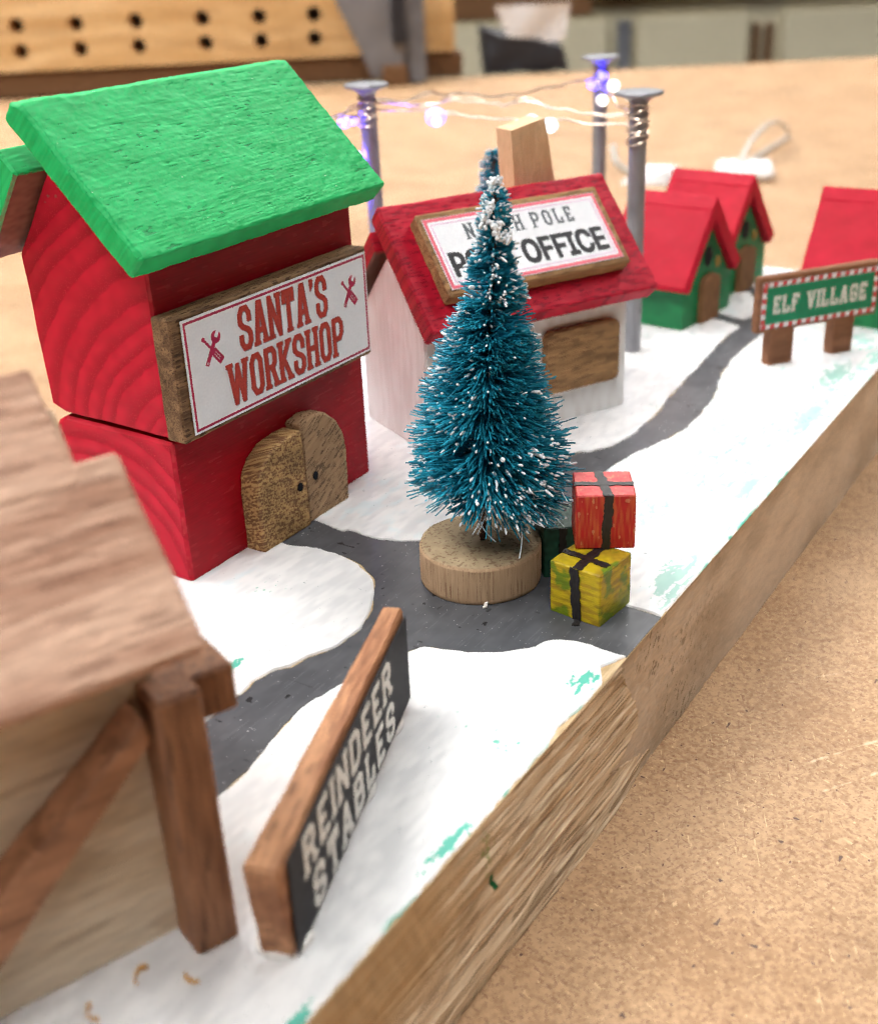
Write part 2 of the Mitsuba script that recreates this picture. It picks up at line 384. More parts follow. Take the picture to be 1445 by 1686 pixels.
def mdf(p, n, uv):
    x, y = p.x * 1000, p.y * 1000
    fine = fbm(x * 1.15, y * 1.15, 4.0, octaves=3)
    b = fbm(x * .04, y * .04, 1.0, octaves=3) * .4 + fine * .6
    c = mix((.355, .205, .104), (.525, .34, .195), smoothstep(.25, .75, b))
    lt, dk = mdf_mask(x, y)
    c = mix(c, (.80, .60, .36), lt * .6)
    c = mix(c, (.21, .10, .055), dk * .5)
    c = mix(c, (.25, .13, .065), smoothstep(.74, .88, noise(x * 1.9, y * 1.5, 31.0)) * .45)
    dot = smoothstep(.955, .972, noise(x * .6, y * .6, 21.0))
    c = mix(c, (.075, .045, .045), dot * .8)
    s1 = dr.minimum(seg(x, y, (28, -36), (71, -66)), dr.minimum(seg(x, y, (71, -66), (135, -72)), seg(x, y, (36, -30), (75, -58))))
    sc = smoothstep(1.0, .2, s1 + 1.1 * noise(x * .8, y * .8, 2.0))
    s2 = dr.minimum(dr.minimum(seg(x, y, (62, -14), (150, -96)), seg(x, y, (118, -30), (240, -44))), dr.minimum(seg(x, y, (-20, -60), (30, -78)), seg(x, y, (330, 10), (520, -60))))
    c = mix(c, (.76, .60, .42), smoothstep(.7, .15, s2 + .9 * noise(x * .7, y * .7, 6.0)) * .4)
    st = smoothstep(.60, .72, fbm(x * .018, y * .018, 30.0, octaves=3))
    c = c * (1 - .10 * st)
    return mix(c, (.78, .61, .42), sc * .6)
mat('mat_bench', mdf, .5, .35, lambda p, n, uv: noise(p.x * 1300, p.y * 1300, 2.0), 6e-5)

# plain things
mat('mat_paper', lambda p, n, uv: mix((.74, .75, .79), (.82, .83, .86), noise(p.x * 2500, p.y * 2500, p.z * 2500)), .7, .3)
mat('mat_paper_edge', (.72, .66, .56), .8, .2)
mat('mat_ink_red', lambda p, n, uv: mix((.36, .030, .022), (.50, .065, .045), noise(p.x * 2600, p.y * 2600, p.z * 2600)), .6, .2)
mat('mat_ink_crimson', (.40, .025, .075), .6, .3)
mat('mat_ink_shadow', (.27, .26, .30), .7, .3)
mat('mat_ink_pink', (.72, .14, .19), .6, .3)
mat('mat_ink_lilac', (.72, .42, .60), .6, .3)
mat('mat_ink_black', (.014, .014, .018), .5, .35)
mat('mat_ink_grey', (.10, .115, .13), .6, .3)
mat('mat_ink_white', (.70, .68, .64), .6, .3)
mat('mat_black_paper', lambda p, n, uv: mix((.014, .014, .017), (.028, .028, .032), noise(p.x * 3000, p.y * 3000, p.z * 3000)), .6, .15)
mat('mat_ink_green', (.010, .22, .105), .5, .35)
mat('mat_ink_candy', (.50, .035, .04), .5, .35)
mat('mat_marker', lambda p, n, uv: mix((.006, .006, .007), (.022, .018, .017), noise(p.x * 2500, p.y * 2500, p.z * 900)), .42, .45)
mat('mat_knob', (.010, .011, .014), .8, .1)
def disc_col(p, n, uv):
    x, y, z = p.x * 1000, p.y * 1000, p.z * 1000
    st = noise(x * 2.6, y * 2.6, z * .12) * .5 + noise(x * 7, y * 7, z * .3) * .5
    side = mix((.33, .205, .115), (.53, .37, .235), st)
    side = mix(side, (.22, .13, .07), smoothstep(.74, .84, noise(x * 4, y * 4, z * .2)) * .6)
    topc = mix((.30, .215, .125), (.46, .35, .22), fbm(x * .5, y * .5, 2.0))
    topc = mix(topc, (.18, .115, .06), smoothstep(.66, .8, noise(x * 1.8, y * 1.8, 3.0)) * .6)
    return mix(side, topc, smoothstep(.6, .85, n.z))
mat('mat_disc', disc_col, .75, .25, lambda p, n, uv: noise(p.x * 4000, p.y * 4000, p.z * 200) + .5 * noise(p.x * 1500, p.y * 1500, p.z * 1500), 1.6e-4)
scene['mat_bristle'] = {'type': 'twosided', 'bsdf': {'type': 'principled', 'base_color': {'type': 'mesh_attribute', 'name': 'vertex_color'}, 'roughness': .3, 'specular': .5}}
mat('mat_flock', (.80, .84, .87), .55, .4)
mat('mat_flock_thread', (.62, .70, .74), .5, .4)
mat('mat_twist_wire', (.085, .045, .03), .5, .4)
GYF = Fr(10.9, 9.9, TOP, -6.1)
GRF = Fr(19.0, 19.8, TOP + 12.65, -59.5)
Lgy = loc(GYF)
def gift_yel(p, n, uv):
    x, y, z = Lgy(p)
    m = fbm(x * .30, y * .30, z * .22 + 3, octaves=3) + .10 * noise(x * .6, y * .6, z * 5)
    low = smoothstep(6.0, 1.0, z - (x - 6) * .25) * smoothstep(.3, .8, -n.y)
    g = dr.clip(smoothstep(.56, .70, m) + low * .75, 0, 1)
    c = mix((.50, .37, .008), (.36, .23, .012), smoothstep(.4, .75, noise(x * .3, y * .3, z * 1.2 + 9)))
    return mix(c, (.075, .19, .008), g * .8) * (.8 + .35 * noise(x * 1.1, y * 1.1, z * 4.5))
mat('mat_gift_yellow', gift_yel, .5, .4, lambda p, n, uv: noise(p.x * 1500, p.y * 1500, p.z * 5000), 1e-4)
Lgr = loc(GRF)
def gift_red(p, n, uv):
    x, y, z = Lgr(p)
    st = noise(x * 2.5, y * 2.5, z * .25) * .6 + fbm(x * .5, y * .5, z * .2) * .4
    c = mix((.42, .012, .012), (.50, .09, .03), smoothstep(.35, .8, st))
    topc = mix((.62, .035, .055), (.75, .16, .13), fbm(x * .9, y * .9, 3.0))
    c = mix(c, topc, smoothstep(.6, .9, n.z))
    return mix(c, (.68, .36, .18), smoothstep(.78, .9, noise(x * 1.6, y * 1.6, z * .7)) * .45)
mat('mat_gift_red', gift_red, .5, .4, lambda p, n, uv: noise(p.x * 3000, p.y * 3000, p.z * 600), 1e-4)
mat('mat_gift_green', lambda p, n, uv: mix((.006, .035, .022), (.012, .07, .04), noise(p.x * 900, p.y * 900, p.z * 900)), .5, .4)
mat('mat_nail', lambda p, n, uv: mix((.20, .205, .225), (.36, .365, .39), fbm(p.x * 400, p.y * 400, p.z * 150)),   .38, .5, metallic=.4)
mat('mat_copper', (.80, .64, .52), .22, .6, metallic=.85)
mat('mat_glue', (.78, .74, .70), .15, .5)
scene['mat_clear'] = {'type': 'thindielectric', 'int_ior': 1.45}
mat('mat_bulb_core', (.6, .6, .9), .3, .5)
mat('mat_wreath', (.30, .20, .04), .4, .5, metallic=.5)
mat('mat_dark', (.012, .012, .012), .6, .3)
mat('mat_shaving', (.58, .33, .12), .7, .3)
mat('mat_white_plastic', (.82, .82, .84), .35, .5)
mat('mat_grey_wire', (.55, .55, .52), .4, .5)
# background
BF = Fr(1241, 762, 0, math.degrees(math.atan2(-.8, .6)))     # local +x runs to the right along the far edge of the bench, +y away from the camera
mat('mat_dog_board', wood(BF, 0, (.56, .33, .13), (.76, .52, .27), (.44, .24, .09), .4, .12, .2), .6, .35)
mat('mat_cabinet', lambda p, n, uv: mix((.60, .53, .375), (.70, .64, .47), fbm(p.x * 6, p.y * 6, p.z * 3)), .6, .3)
mat('mat_cabinet_top', (.16, .085, .04), .6, .3)
mat('mat_vise', lambda p, n, uv: mix((.10, .105, .12), (.24, .245, .27), fbm(p.x * 25, p.y * 25, p.z * 25)), .45, .5)
mat('mat_bg_brown', (.16, .08, .035), .6, .3)
mat('mat_bg_dark', (.02, .02, .025), .5, .4)
mat('mat_bg_plank', (.52, .29, .10), .6, .3)
mat('mat_lamp_case', (.8, .8, .8), .5, .3)

# ------------------------------------------------------------------ ceiling lamps (above and out of the frame; they light the place)
for i, (lx, ly, rot) in enumerate(LAMPS):
    f = Fr(lx * 1000, ly * 1000, LAMP_Z * 1000, rot)
    k = 'ceiling_lamp' if i == 0 else f'ceiling_lamp_{i:03d}'
    add(k + '__case', cbox(-620, 620, -200, 200, 12, 90, 8), 'mat_lamp_case', f)
    q = np.array([[-600, -180, 0], [600, -180, 0], [600, 180, 0], [-600, 180, 0]], float)
    add(k + '__diffuser', (q, np.array([[0, 2, 1], [0, 3, 2]])), 'mat_lamp_case', f, smooth=False, emit=[LAMP * c for c in LAMP_TINT])
    tag(k, 'white rectangular ceiling light with a glowing diffuser over the bench', 'ceiling light', 'ceiling lights over the bench')

# ------------------------------------------------------------------ the bench top and what stands behind it
tb = cbox(-1000, 1150, -1900, 0, -45, 0, 1.5)
add('bench_top', tb, 'mat_bench', BF, smooth=False, kind='structure', label='worn tan hardboard bench top under the village')

# ------------------------------------------------------------------ base board with painted road and snow
XL, XR, YB = -235.0, 309.0, 184.0
joint = [(0.4, 37), (1.6, 33.7), (5.2, 28), (7.9, 23.2), (11.2, 17.4), (10.7, 16), (3.8, 13.6), (-.4, 12.8), (-3.1, 12.6), (-2.6, 11.2), (2.9, 9.3), (18.5, 4.1), (22, .05)]
jr = []
rj = random.Random(5)
for a, b in zip(joint[:-1], joint[1:]):
    n = max(2, int(math.dist(a, b) / .9))
    jr += [(a[0] + (b[0] - a[0]) * t / n + rj.uniform(-.25, .25), a[1] + (b[1] - a[1]) * t / n + rj.uniform(-.15, .15)) for t in range(n)]
jr.append(joint[-1]); jr[0] = joint[0]

def face_grid(poly, step_x, step_z, depth_fn, y0, y1):
    """a block whose front face (towards -y) is a dense relief: the profile polygon is in (x, z)"""
    P = Polygon(poly); x0, z0, x1, z1 = P.bounds
    xs = np.arange(x0, x1 + step_x, step_x); zs = np.linspace(z0, z1, int((z1 - z0) / step_z) + 1)
    X, Z = np.meshgrid(xs, zs, indexing='ij')
    # squeeze each row to the polygon's right-hand outline
    right = np.array([max([c for c in np.ravel([g.bounds[2] for g in [P.intersection(LineString([(x0 - 1, z), (x1 + 1, z)]))] if not g.is_empty])] or [x1]) for z in np.clip(zs, z0 + .02, z1 - .02)])
    X = np.minimum(X, right[None, :])
    V = np.stack([X, y0 + depth_fn(X, Z), Z], -1).reshape(-1, 3)
    nz = len(zs); f = []
    i, j = np.meshgrid(np.arange(len(xs) - 1), np.arange(nz - 1), indexing='ij'); a = (i * nz + j).ravel()
    f = np.vstack([np.stack([a, a + nz, a + nz + 1], -1), np.stack([a, a + nz + 1, a + 1], -1)])
    area = np.linalg.norm(np.cross(V[f[:, 1]] - V[f[:, 0]], V[f[:, 2]] - V[f[:, 0]]), axis=1); f = f[area > 1e-7]
    return V, f

def relief_left(X, Z):
    P = np.stack([X * .018, Z * .5 + X * .02, X * 0], -1)
    g = meshkit.fbm(P, 4, 3)
    fib = meshkit.noise(np.stack([X * .05, Z * 2.6 + X * .07, X * 0 + 2], -1), 5)
    gouge = np.clip(meshkit.noise(np.stack([X * .035, Z * 1.3 + X * .05, X * 0 + 9], -1), 7) - .62, 0, 1) * 3.2
    quiet = np.clip((-X - 50) / 25, 0, 1) * np.clip((Z - 14) / 8, 0, 1)
    tipf = np.clip((X - 2) / 12, 0, 1) * (Z < 10.8)
    return ((g - .5) * 1.3 + (fib - .5) * .55 + gouge) * (1 - .8 * quiet) * (1 - .75 * tipf) + .12 + np.clip((X + 2) / 18, 0, 1) * (Z < 10.8) * 1.0
def relief_right(X, Z):
    g = meshkit.fbm(np.stack([X * .05, Z * .1, X * 0 + 4], -1), 3, 8)
    u, w = X * .6 + Z * .8, Z * .6 - X * .8
    t = meshkit.noise(np.stack([u * .55, w * 1.9, X * 0 + 4], -1), 2)
    return 1.0 + (g - .5) * .6 + np.clip(t - .66, 0, 1) * 1.4 * np.clip((90 - X) / 40, 0, 1)
lp = [(XL, .05)] + [(x, z) for x, z in reversed(jr)] + [(XL, 37)]
add('base_board__left_block', join([face_grid(lp, .5, .3, relief_left, 0, 8), cbox(XL, -3.5, 2.0, YB, .05, 36.95, .2)]), 'mat_side_left', smooth=50,
    label='splintered tan block of the board edge left of the joint')
# the joint's edge: a strip that gives the left block its thickness
jv = np.array([[x, y, z] for x, z in jr for y in (0.3 + min(max((x + 2) / 18, 0), 1) * (z < 10.8) * .95, 2.6)]); jf = np.array([[2 * i, 2 * i + 1, 2 * i + 3] for i in range(len(jr) - 1)] + [[2 * i, 2 * i + 3, 2 * i + 2] for i in range(len(jr) - 1)])
add('base_board__joint_edge', (jv, jf), 'mat_side_left', smooth=False)
rp = [(-3.4, .05), (XR, .05), (XR, 36.96), (-3.4, 36.96)]
add('base_board__right_block', join([face_grid(rp, .7, .4, relief_right, 0, 8), cbox(-3.45, XR, 2.4, YB - .05, .06, 36.96, .2)]), 'mat_side_right', smooth=50,
    label='smooth brown block of the board edge right of the joint')
tag('base_board', 'thick wooden base board painted with white snow and a grey road', 'board')

low = [(-234, 40), (-160, 42), (-110, 43), (-69.7, 43.2), (-60.6, 44.3), (-54.7, 45.5), (-48, 46.6), (-42.8, 46.9), (-37, 45.8), (-26, 43.2), (-17.2, 40.3), (-13.8, 38.2), (-12.9, 34.7), (-9.2, 26), (-3.9, 19.5), (2.0, 15.8), (3.8, 9.5), (3.3, 3.0), (3.0, -1)]
low2 = [(21.2, -1), (21.3, 2.0), (21.4, 4.8), (21.8, 8.5), (24, 20), (36, 33), (60, 41.5), (85.5, 43.4), (90.6, 42.8), (102.7, 40.6), (117.7, 36.6), (131.7, 36.1), (149.2, 37.7), (160.8, 40.5), (168.5, 42.4), (184.5, 45.1), (201.7, 46), (225, 45.4), (260, 46), (310, 46)]
upr = [(310, 58), (290, 58), (280, 59), (276, 67), (275, 74), (267, 74), (268.3, 68.1), (262.9, 64.2), (256, 58.6), (246.3, 56.8), (236, 56.3), (233, 58.5), (235.5, 66), (237.5, 72), (229.8, 72), (228.2, 64.7), (225.2, 57.4), (222.4, 55.4), (211.1, 55.6), (193.2, 54.3), (170.8, 52.3), (149.8, 50.8), (130.3, 48.6), (115, 47.6), (103.5, 48.8), (95.5, 52.8), (92, 56.4), (80, 59), (50, 61.5), (30, 63.5), (25.4, 66.5), (22.6, 72.3), (22.1, 77), (22.5, 83.7), (21.2, 86.1), (22.9, 92.2), (23, 101)]
upr2 = [(9, 101), (9.2, 91.8), (10.3, 87.9), (10.9, 83.3), (10.5, 78.1), (8.1, 69.9), (4.9, 64.8), (-.4, 60.4), (-5, 57.8), (-12.6, 54.4), (-15.6, 53.9), (-23.4, 54.7), (-28, 57.3), (-32.4, 58.4), (-37.1, 60.7), (-45.5, 61), (-70, 60), (-120, 57), (-234, 55)]
ring = np.vstack([spline(q, .45) for q in (low, low2, upr, upr2)])
rr_ = np.random.default_rng(3)
P3 = np.c_[ring, np.zeros(len(ring))]
rag = lambda s, f, a: np.stack([(meshkit.fbm(P3 * f + 9 * k + s, 4, s + k) - .5) * 2 * a for k in range(2)], -1)
snow_edge = Polygon(ring + rag(1, .22, .75)).buffer(0)
road_edge = Polygon(ring + rag(1, .22, .7) + rag(7, .12, .75)).buffer(-.22)
board_xy = sbox(XL + .1, -.5, XR - .1, YB - .2)
fx = np.arange(XL + .1, XR, .45)
fy = .25 + np.abs(meshkit.fbm(np.stack([fx * .35, fx * 0, fx * 0], -1), 4, 21) - .42) * 1.1 + np.clip(1 - np.abs(fx + 2.5) / 5.5, 0, 1) * 2.8 + np.clip(1 - np.abs(fx + 24) / 7, 0, 1) * 1.0
fy = np.where(fx > 24, .15 + (fy - .35) * .35, fy)
front = Polygon([(XL + .1, YB - .2)] + list(zip(fx, fy)) + [(XR - .1, YB - .2)])
road_poly = road_edge.intersection(sbox(XL + .1, .25, XR - .1, YB))
add('base_board__bare_top', extr(sbox(XL + .05, .12, XR - .05, YB - .1), 36.97, 37.06), 'mat_bare_wood', smooth=False)
add('base_board__road', extr(road_poly, 37.0, 37.25), 'mat_road', smooth=False, label='dark grey painted road across the board')
snow = front.difference(snow_edge).buffer(0)
for g in sorted(getattr(snow, 'geoms', [snow]), key=lambda g: -g.area):
    if g.area < 3: continue
    lo, hi = extr(g, 37.0, 37.3), extr(g.buffer(-.22).simplify(.03), 37.3, 37.52)
    add('base_board__snow_patch', join([lo, hi]), 'mat_snow', smooth=False)

# ------------------------------------------------------------------ lettering: strokes in a unit box
ST = {
 'A': (1, [[(0, 0), (.42, 1), (.58, 1), (1, 0)], [(.2, .3), (.8, .3)]], [(0, 0), (1, 0)]),
 'B': (1, [[(0, 0), (0, 1), (.7, 1), (.92, .9), (.92, .62), (.75, .53), (0, .53)], [(.75, .53), (1, .42), (1, .12), (.75, 0), (0, 0)]], []),
 'C': (1, [[(1, .72), (1, .86), (.76, 1), (.24, 1), (0, .86), (0, .14), (.24, 0), (.76, 0), (1, .14), (1, .28)]], []),
 'D': (1, [[(0, 0), (0, 1), (.68, 1), (1, .8), (1, .2), (.68, 0), (0, 0)]], []),
 'E': (.86, [[(1, .84), (1, 1), (0, 1), (0, 0), (1, 0), (1, .16)], [(0, .51), (.62, .51)]], []),
 'F': (.86, [[(1, .82), (1, 1), (0, 1), (0, 0)], [(0, .51), (.62, .51)]], [(0, 0)]),
 'G': (1, [[(1, .74), (1, .86), (.76, 1), (.24, 1), (0, .86), (0, .14), (.24, 0), (.76, 0), (1, .14), (1, .44), (.6, .44)]], []),
 'H': (1, [[(0, 0), (0, 1)], [(1, 0), (1, 1)], [(0, .5), (1, .5)]], [(0, 0), (0, 1), (1, 0), (1, 1)]),
 'I': (.16, [[(.5, 0), (.5, 1)]], [(.5, 0), (.5, 1)]),
 'K': (1, [[(0, 0), (0, 1)], [(0, .38), (1, 1)], [(.3, .56), (1, 0)]], [(0, 0), (0, 1), (1, 0), (1, 1)]),
 'L': (.9, [[(0, 1), (0, 0), (1, 0), (1, .26)]], [(0, 1)]),
 'N': (1, [[(0, 0), (0, 1), (1, 0), (1, 1)]], [(0, 0), (1, 1)]),
 'O': (1, [[(.26, 0), (0, .16), (0, .84), (.26, 1), (.74, 1), (1, .84), (1, .16), (.74, 0), (.26, 0), (0, .16)]], []),
 'P': (1, [[(0, 0), (0, 1), (.72, 1), (1, .86), (1, .58), (.72, .44), (0, .44)]], [(0, 0)]),
 'R': (1, [[(0, 0), (0, 1), (.7, 1), (.95, .88), (.95, .62), (.7, .5), (0, .5)], [(.6, .5), (1, 0)]], [(0, 0), (1, 0)]),
 'S': (1, [[(1, .72), (1, .86), (.74, 1), (.26, 1), (0, .86), (0, .66), (.2, .56), (.8, .44), (1, .34), (1, .14), (.74, 0), (.26, 0), (0, .14), (0, .28)]], []),
 'T': (1, [[(0, .78), (0, 1), (1, 1), (1, .78)], [(.5, 1), (.5, 0)]], [(.5, 0)]),
 'V': (1, [[(0, 1), (.5, 0), (1, 1)]], [(0, 1), (1, 1)]),
 'W': (1.5, [[(0, 1), (.25, 0), (.5, .9), (.75, 0), (1, 1)]], [(0, 1), (1, 1)]),
}
def text(s, h, w, stem, serif=0.0, gap=.35, sth=None):
    """polygon of a line of lettering, height h, letter width w, centred on x = 0, base line at y = 0"""
    x, out = 0.0, []
    sth = sth or stem * .7
    for ch in s:
        if ch == ' ': x += w * .75; continue
        if ch == "'":
            out.append(Polygon([(x, h), (x + stem, h), (x + stem, h * .84), (x + stem * .2, h * .72)])); x += stem + gap; continue
        k, strokes, ser = ST[ch]
        if ch in 'EF' and stem > .17 * h: strokes = [strokes[0][1:-1] if ch == 'E' else strokes[0][1:]] + strokes[1:]
        bw = max(k * w, stem) - stem
        ex = lambda u, v: (x + stem / 2 + u * bw, stem / 2 + v * (h - stem))
        parts = []
        for q in strokes:
            pts = [ex(*a) for a in q]
            parts.append(LineString(pts).buffer(stem / 2, cap_style=3, join_style=2, mitre_limit=1.6))
        g = unary_union(parts)
        if serif:
            for u, v in ser:
                cx, _ = ex(u, v); yy = 0 if v == 0 else h - sth
                g = g.union(sbox(cx - stem / 2 - serif, yy, cx + stem / 2 + serif, yy + sth))
        g = g.intersection(sbox(x - serif - 1, 0, x + bw + stem + serif + 1, h))
        out.append(g); x += bw + stem + gap
    g = unary_union(out); x0, _, x1, _ = g.bounds
    return affinity.translate(g, -(x0 + x1) / 2, 0)
def frame(w, h, t, inset=0.0):
    o = sbox(-w / 2 + inset, -h / 2 + inset, w / 2 - inset, h / 2 - inset); return o.difference(o.buffer(-t, join_style=2))
def tools(s):
    """crossed screwdriver and spanner, height about 2 s"""
    drv = unary_union([sbox(-.16, -1, .16, -.2).buffer(.08), sbox(-.07, -.2, .07, .8), Polygon([(-.07, .8), (-.14, .9), (-.09, 1.02), (.09, 1.02), (.14, .9), (.07, .8)])])
    drv = drv.difference(unary_union([sbox(-.10, -.85, -.05, -.3), sbox(.05, -.85, .10, -.3)]))
    spn = unary_union([sbox(-.13, -.95, .13, .6), Point(0, .72).buffer(.36)]).difference(unary_union([sbox(-.14, .7, .14, 1.3), Point(0, -.82).buffer(.07)]))
    g = unary_union([affinity.rotate(drv, 40, origin=(0, 0)), affinity.rotate(spn, -33, origin=(0, 0))])
    return affinity.scale(g, s, s, origin=(0, 0))

# ------------------------------------------------------------------ the workshop
K = 'red_workshop'
add(K + '__lower_block', worn(prism([(0.1, .05), (0, 35.4), (34, 35.9), (37, 34.2), (38, 33), (38, .05)], -.3, 71.0, 'x', .8), 1.0, .22, .12, 2), 'mat_workshop_red', WSF)
add(K + '__upper_block', worn(prism([(0, 36.4), (0, 76.5), (21.2, 97.6), (38.7, 73.6), (37.8, 38.2), (34, 36.9)], -.4, 70.2, 'x', .6), 1.0, .2, .12, 3), 'mat_workshop_red', WSF)
t = 6.35; s2 = math.sqrt(.5)
def roof_panel(a, ang, length, th, x0, x1, c, seed, L=.8, amp=.2, fine=.05, round_top=1.2):
    """a board whose upper face starts at a=(y,z) and climbs at ang degrees; profile in (y,z)"""
    d = np.array([math.cos(ang), math.sin(ang)]); n = np.array([-d[1], d[0]])
    a = np.asarray(a, float)
    pr = [a, a + d * (length - round_top), a + d * length - n * round_top * .9, a + d * (length - .4) - n * (th - .8), a + d * (length - 1.2) - n * th, a - n * th]
    return worn(prism(pr, x0, x1, 'x', c), L, amp, .1, seed, fine, 1.2)
add(K + '__roof_panel', roof_panel((-7.2, 78.3), math.radians(45.2), 42.2, t, -7.6, 76.2, .7, 5, .6, .28, .13, 2.2), 'mat_green_roof', WSF, label='front green roof panel with rough brushed paint')
bp_ = [(26.2, 92.6), (40.4, 73.2), (45.6, 76.6), (31.0, 97.6)]
add(K + '__roof_panel', worn(prism(bp_, -7.4, 76.0, 'x', .6), .9, .22, .1, 6, .05), 'mat_green_roof', WSF, label='rear green roof panel with bare brown underside')
add(K + '__sign', worn(cbox(-.9, 68.6, -5.0, .6, 36.2, 64.1, .5), .7, .18, .16, 7, .05), 'mat_sign_wood_ws', WSF, label='brown wooden sign board with a white paper label')
sg = ((34.75, -5.26, 50.25), (1, 0, 0), (0, 0, 1), (0, -1, 0))
pw, ph = 65.7, 25.6
add(K + '__sign__paper', onto(extr(sbox(-pw / 2, -ph / 2, pw / 2, ph / 2), 0, .16), sg), 'mat_paper', WSF, smooth=False)
add(K + '__sign__border', onto(extr(frame(pw, ph, .55, .55), .16, .26), sg), 'mat_ink_crimson', WSF, smooth=False)
l1 = affinity.translate(text("SANTA'S", 10.2, 4.35, 1.35, .42, .75, .95), .3, 1.0)
l2 = affinity.translate(text("WORKSHOP", 9.9, 4.35, 1.35, .42, .78, .95), .2, -10.3)
lt = unary_union([l1, l2])
add(K + '__sign__lettering_shadow', onto(extr(affinity.translate(lt, .32, -.22), .16, .24), sg), 'mat_ink_shadow', WSF, smooth=False)
add(K + '__sign__lettering', onto(extr(lt, .25, .34), sg), 'mat_ink_red', WSF, smooth=False)
for sx, sy in ((-24.6, 4.4), (25.2, 4.4)):
    add(K + '__sign__tool_emblem', onto(extr(affinity.translate(tools(4.0), sx, sy), .16, .28), sg), 'mat_ink_crimson', WSF, smooth=False)
def arch_left():
    return [(19.2, .1), (19.2, 15), (20.0, 20), (22.4, 23.2), (26.5, 25.4), (32, 26.2), (37.0, 26.0), (37.4, .1)]
def arch_right():
    return [(37.7, .1), (37.6, 27.1), (42, 28.0), (47.5, 26.9), (51.6, 23.6), (54.0, 19.5), (55.0, 14.5), (54.6, .1)]
add(K + '__door', worn(prism(arch_left(), -5.6, .4, 'y', .5), .6, .16, .2, 8, .05), 'mat_door_left', WSF, label='left door leaf with cross-hatched saw marks')
add(K + '__door__knob', onto(extr(Point(0, 0).buffer(.98), 0, .14), ((34.2, -5.75, 12.0), (1, 0, 0), (0, 0, 1.15), (0, -1, 0))), 'mat_knob', WSF, smooth=False)
add(K + '__door_001', worn(prism(arch_right(), -4.9, .4, 'y', .5), .6, .16, .2, 9, .05), 'mat_door_right', WSF, label='right door leaf with slanting open grain')
add(K + '__door_001__knob', onto(extr(Point(0, 0).buffer(.98), 0, .14), ((41.2, -5.08, 12.2), (1, 0, 0), (0, 0, 1.15), (0, -1, 0))), 'mat_knob', WSF, smooth=False)
tag(K, 'red block workshop with a bright green roof and brown double door', 'house')

# ------------------------------------------------------------------ the post office
K = 'post_office'
add(K + '__wall', worn(prism([(0, .05), (0, 39.0), (16.6, 56.6), (38, 34.8), (38, .05)], 0, 69.6, 'x', .6), 1.6, .2, .1, 12), 'mat_post_white', POF)
add(K + '__roof_panel', roof_panel((-8.6, 38.8), math.radians(45.8), 40.6, 6.2, -2.2, 74.4, .7, 13, .9, .22, .05, .9), 'mat_post_red', POF, label='front red roof panel with open dark grain')
add(K + '__roof_panel', worn(prism([(21.0, 55.2), (43, 32.4), (47.2, 36.8), (24.4, 60.2)], -2.4, 74.0, 'x', .5), 1.2, .2, .1, 14), 'mat_post_red', POF, label='rear red roof panel seen at its end')
dS, nS = np.array([0, math.cos(math.radians(45.8)), math.sin(math.radians(45.8))]), np.array([0, -math.sin(math.radians(45.8)), math.cos(math.radians(45.8))])
po_o = np.array([0, -8.6, 38.8])
rb = ((0, po_o[1], po_o[2]), (1, 0, 0), dS, nS)
add(K + '__sign', onto(worn(cbox(4.9, 65.2, 7.4, 33.2, -.2, 4.6, .5), .8, .2, .15, 15, .06), rb), 'mat_wood_po', POF, label='brown wooden sign board lying on the red roof')
sg = (tuple(po_o + dS * 20.1 + nS * 4.78 + np.array([34.6, 0, 0])), (1, 0, 0), dS, nS)
pw, ph = 57.0, 22.0
add(K + '__sign__paper', onto(extr(sbox(-pw / 2, -ph / 2, pw / 2, ph / 2), 0, .16), sg), 'mat_paper', POF, smooth=False)
add(K + '__sign__border', onto(extr(frame(pw, ph, .95, .15), .16, .27), sg), 'mat_ink_pink', POF, smooth=False)
add(K + '__sign__inner_border', onto(extr(frame(pw, ph, .28, 1.9), .16, .27), sg), 'mat_ink_lilac', POF, smooth=False)
add(K + '__sign__small_lettering', onto(extr(affinity.translate(text("NORTH POLE", 5.0, 2.6, .75, .38, 1.35, .4), .4, 2.9), .16, .27), sg), 'mat_ink_grey', POF, smooth=False)
big = meshkit.text_mesh("POST OFFICE", 7.0, .11, bold=True); bv = np.array(big.vertices); bw_ = bv[:, 0].max() - bv[:, 0].min()
bv[:, 0] = (bv[:, 0] - bv[:, 0].min() - bw_ / 2) * (50.5 / bw_) - .0; bv[:, 1] = bv[:, 1] - 7.4; bv[:, 2] += .16
big_ = join([(bv + [dx, dy, .003 * i], np.array(big.faces)) for i, (dx, dy) in enumerate(((-.2, -.12), (.2, .12), (-.2, .12), (.2, -.12), (0, 0)))])
add(K + '__sign__large_lettering', onto(big_, sg), 'mat_ink_black', POF, smooth=False)
wp = Polygon([(38.8, 10.6), (65.2, 10.6), (65.2, 29.4), (38.8, 29.4)]).buffer(-2.2).buffer(2.2, quad_segs=4)
add(K + '__window', worn(prism(list(wp.exterior.coords)[:-1], -2.6, .3, 'y', .4), .9, .15, .2, 16, .05), 'mat_wood_po', POF, label='brown wooden shutter with rounded corners')
ch = [(47.2, 24.2), (64.2, 24.2), (64.2, 32.0), (47.2, 32.0)]
chm = hull([(x + (-2.4 if x < 50 else -7.6) * (z > 60), y, z + (.9 if x > 50 else -1.5) * (z > 60)) for x, y in ch for z in (46.0, 83.6)])
add(K + '__chimney', worn(chm, 1.2, .2, .12, 17), 'mat_chimney', POF, label='plain tan block of a chimney behind the ridge')
tag(K, 'white block post office with red roof and large roof sign', 'house')

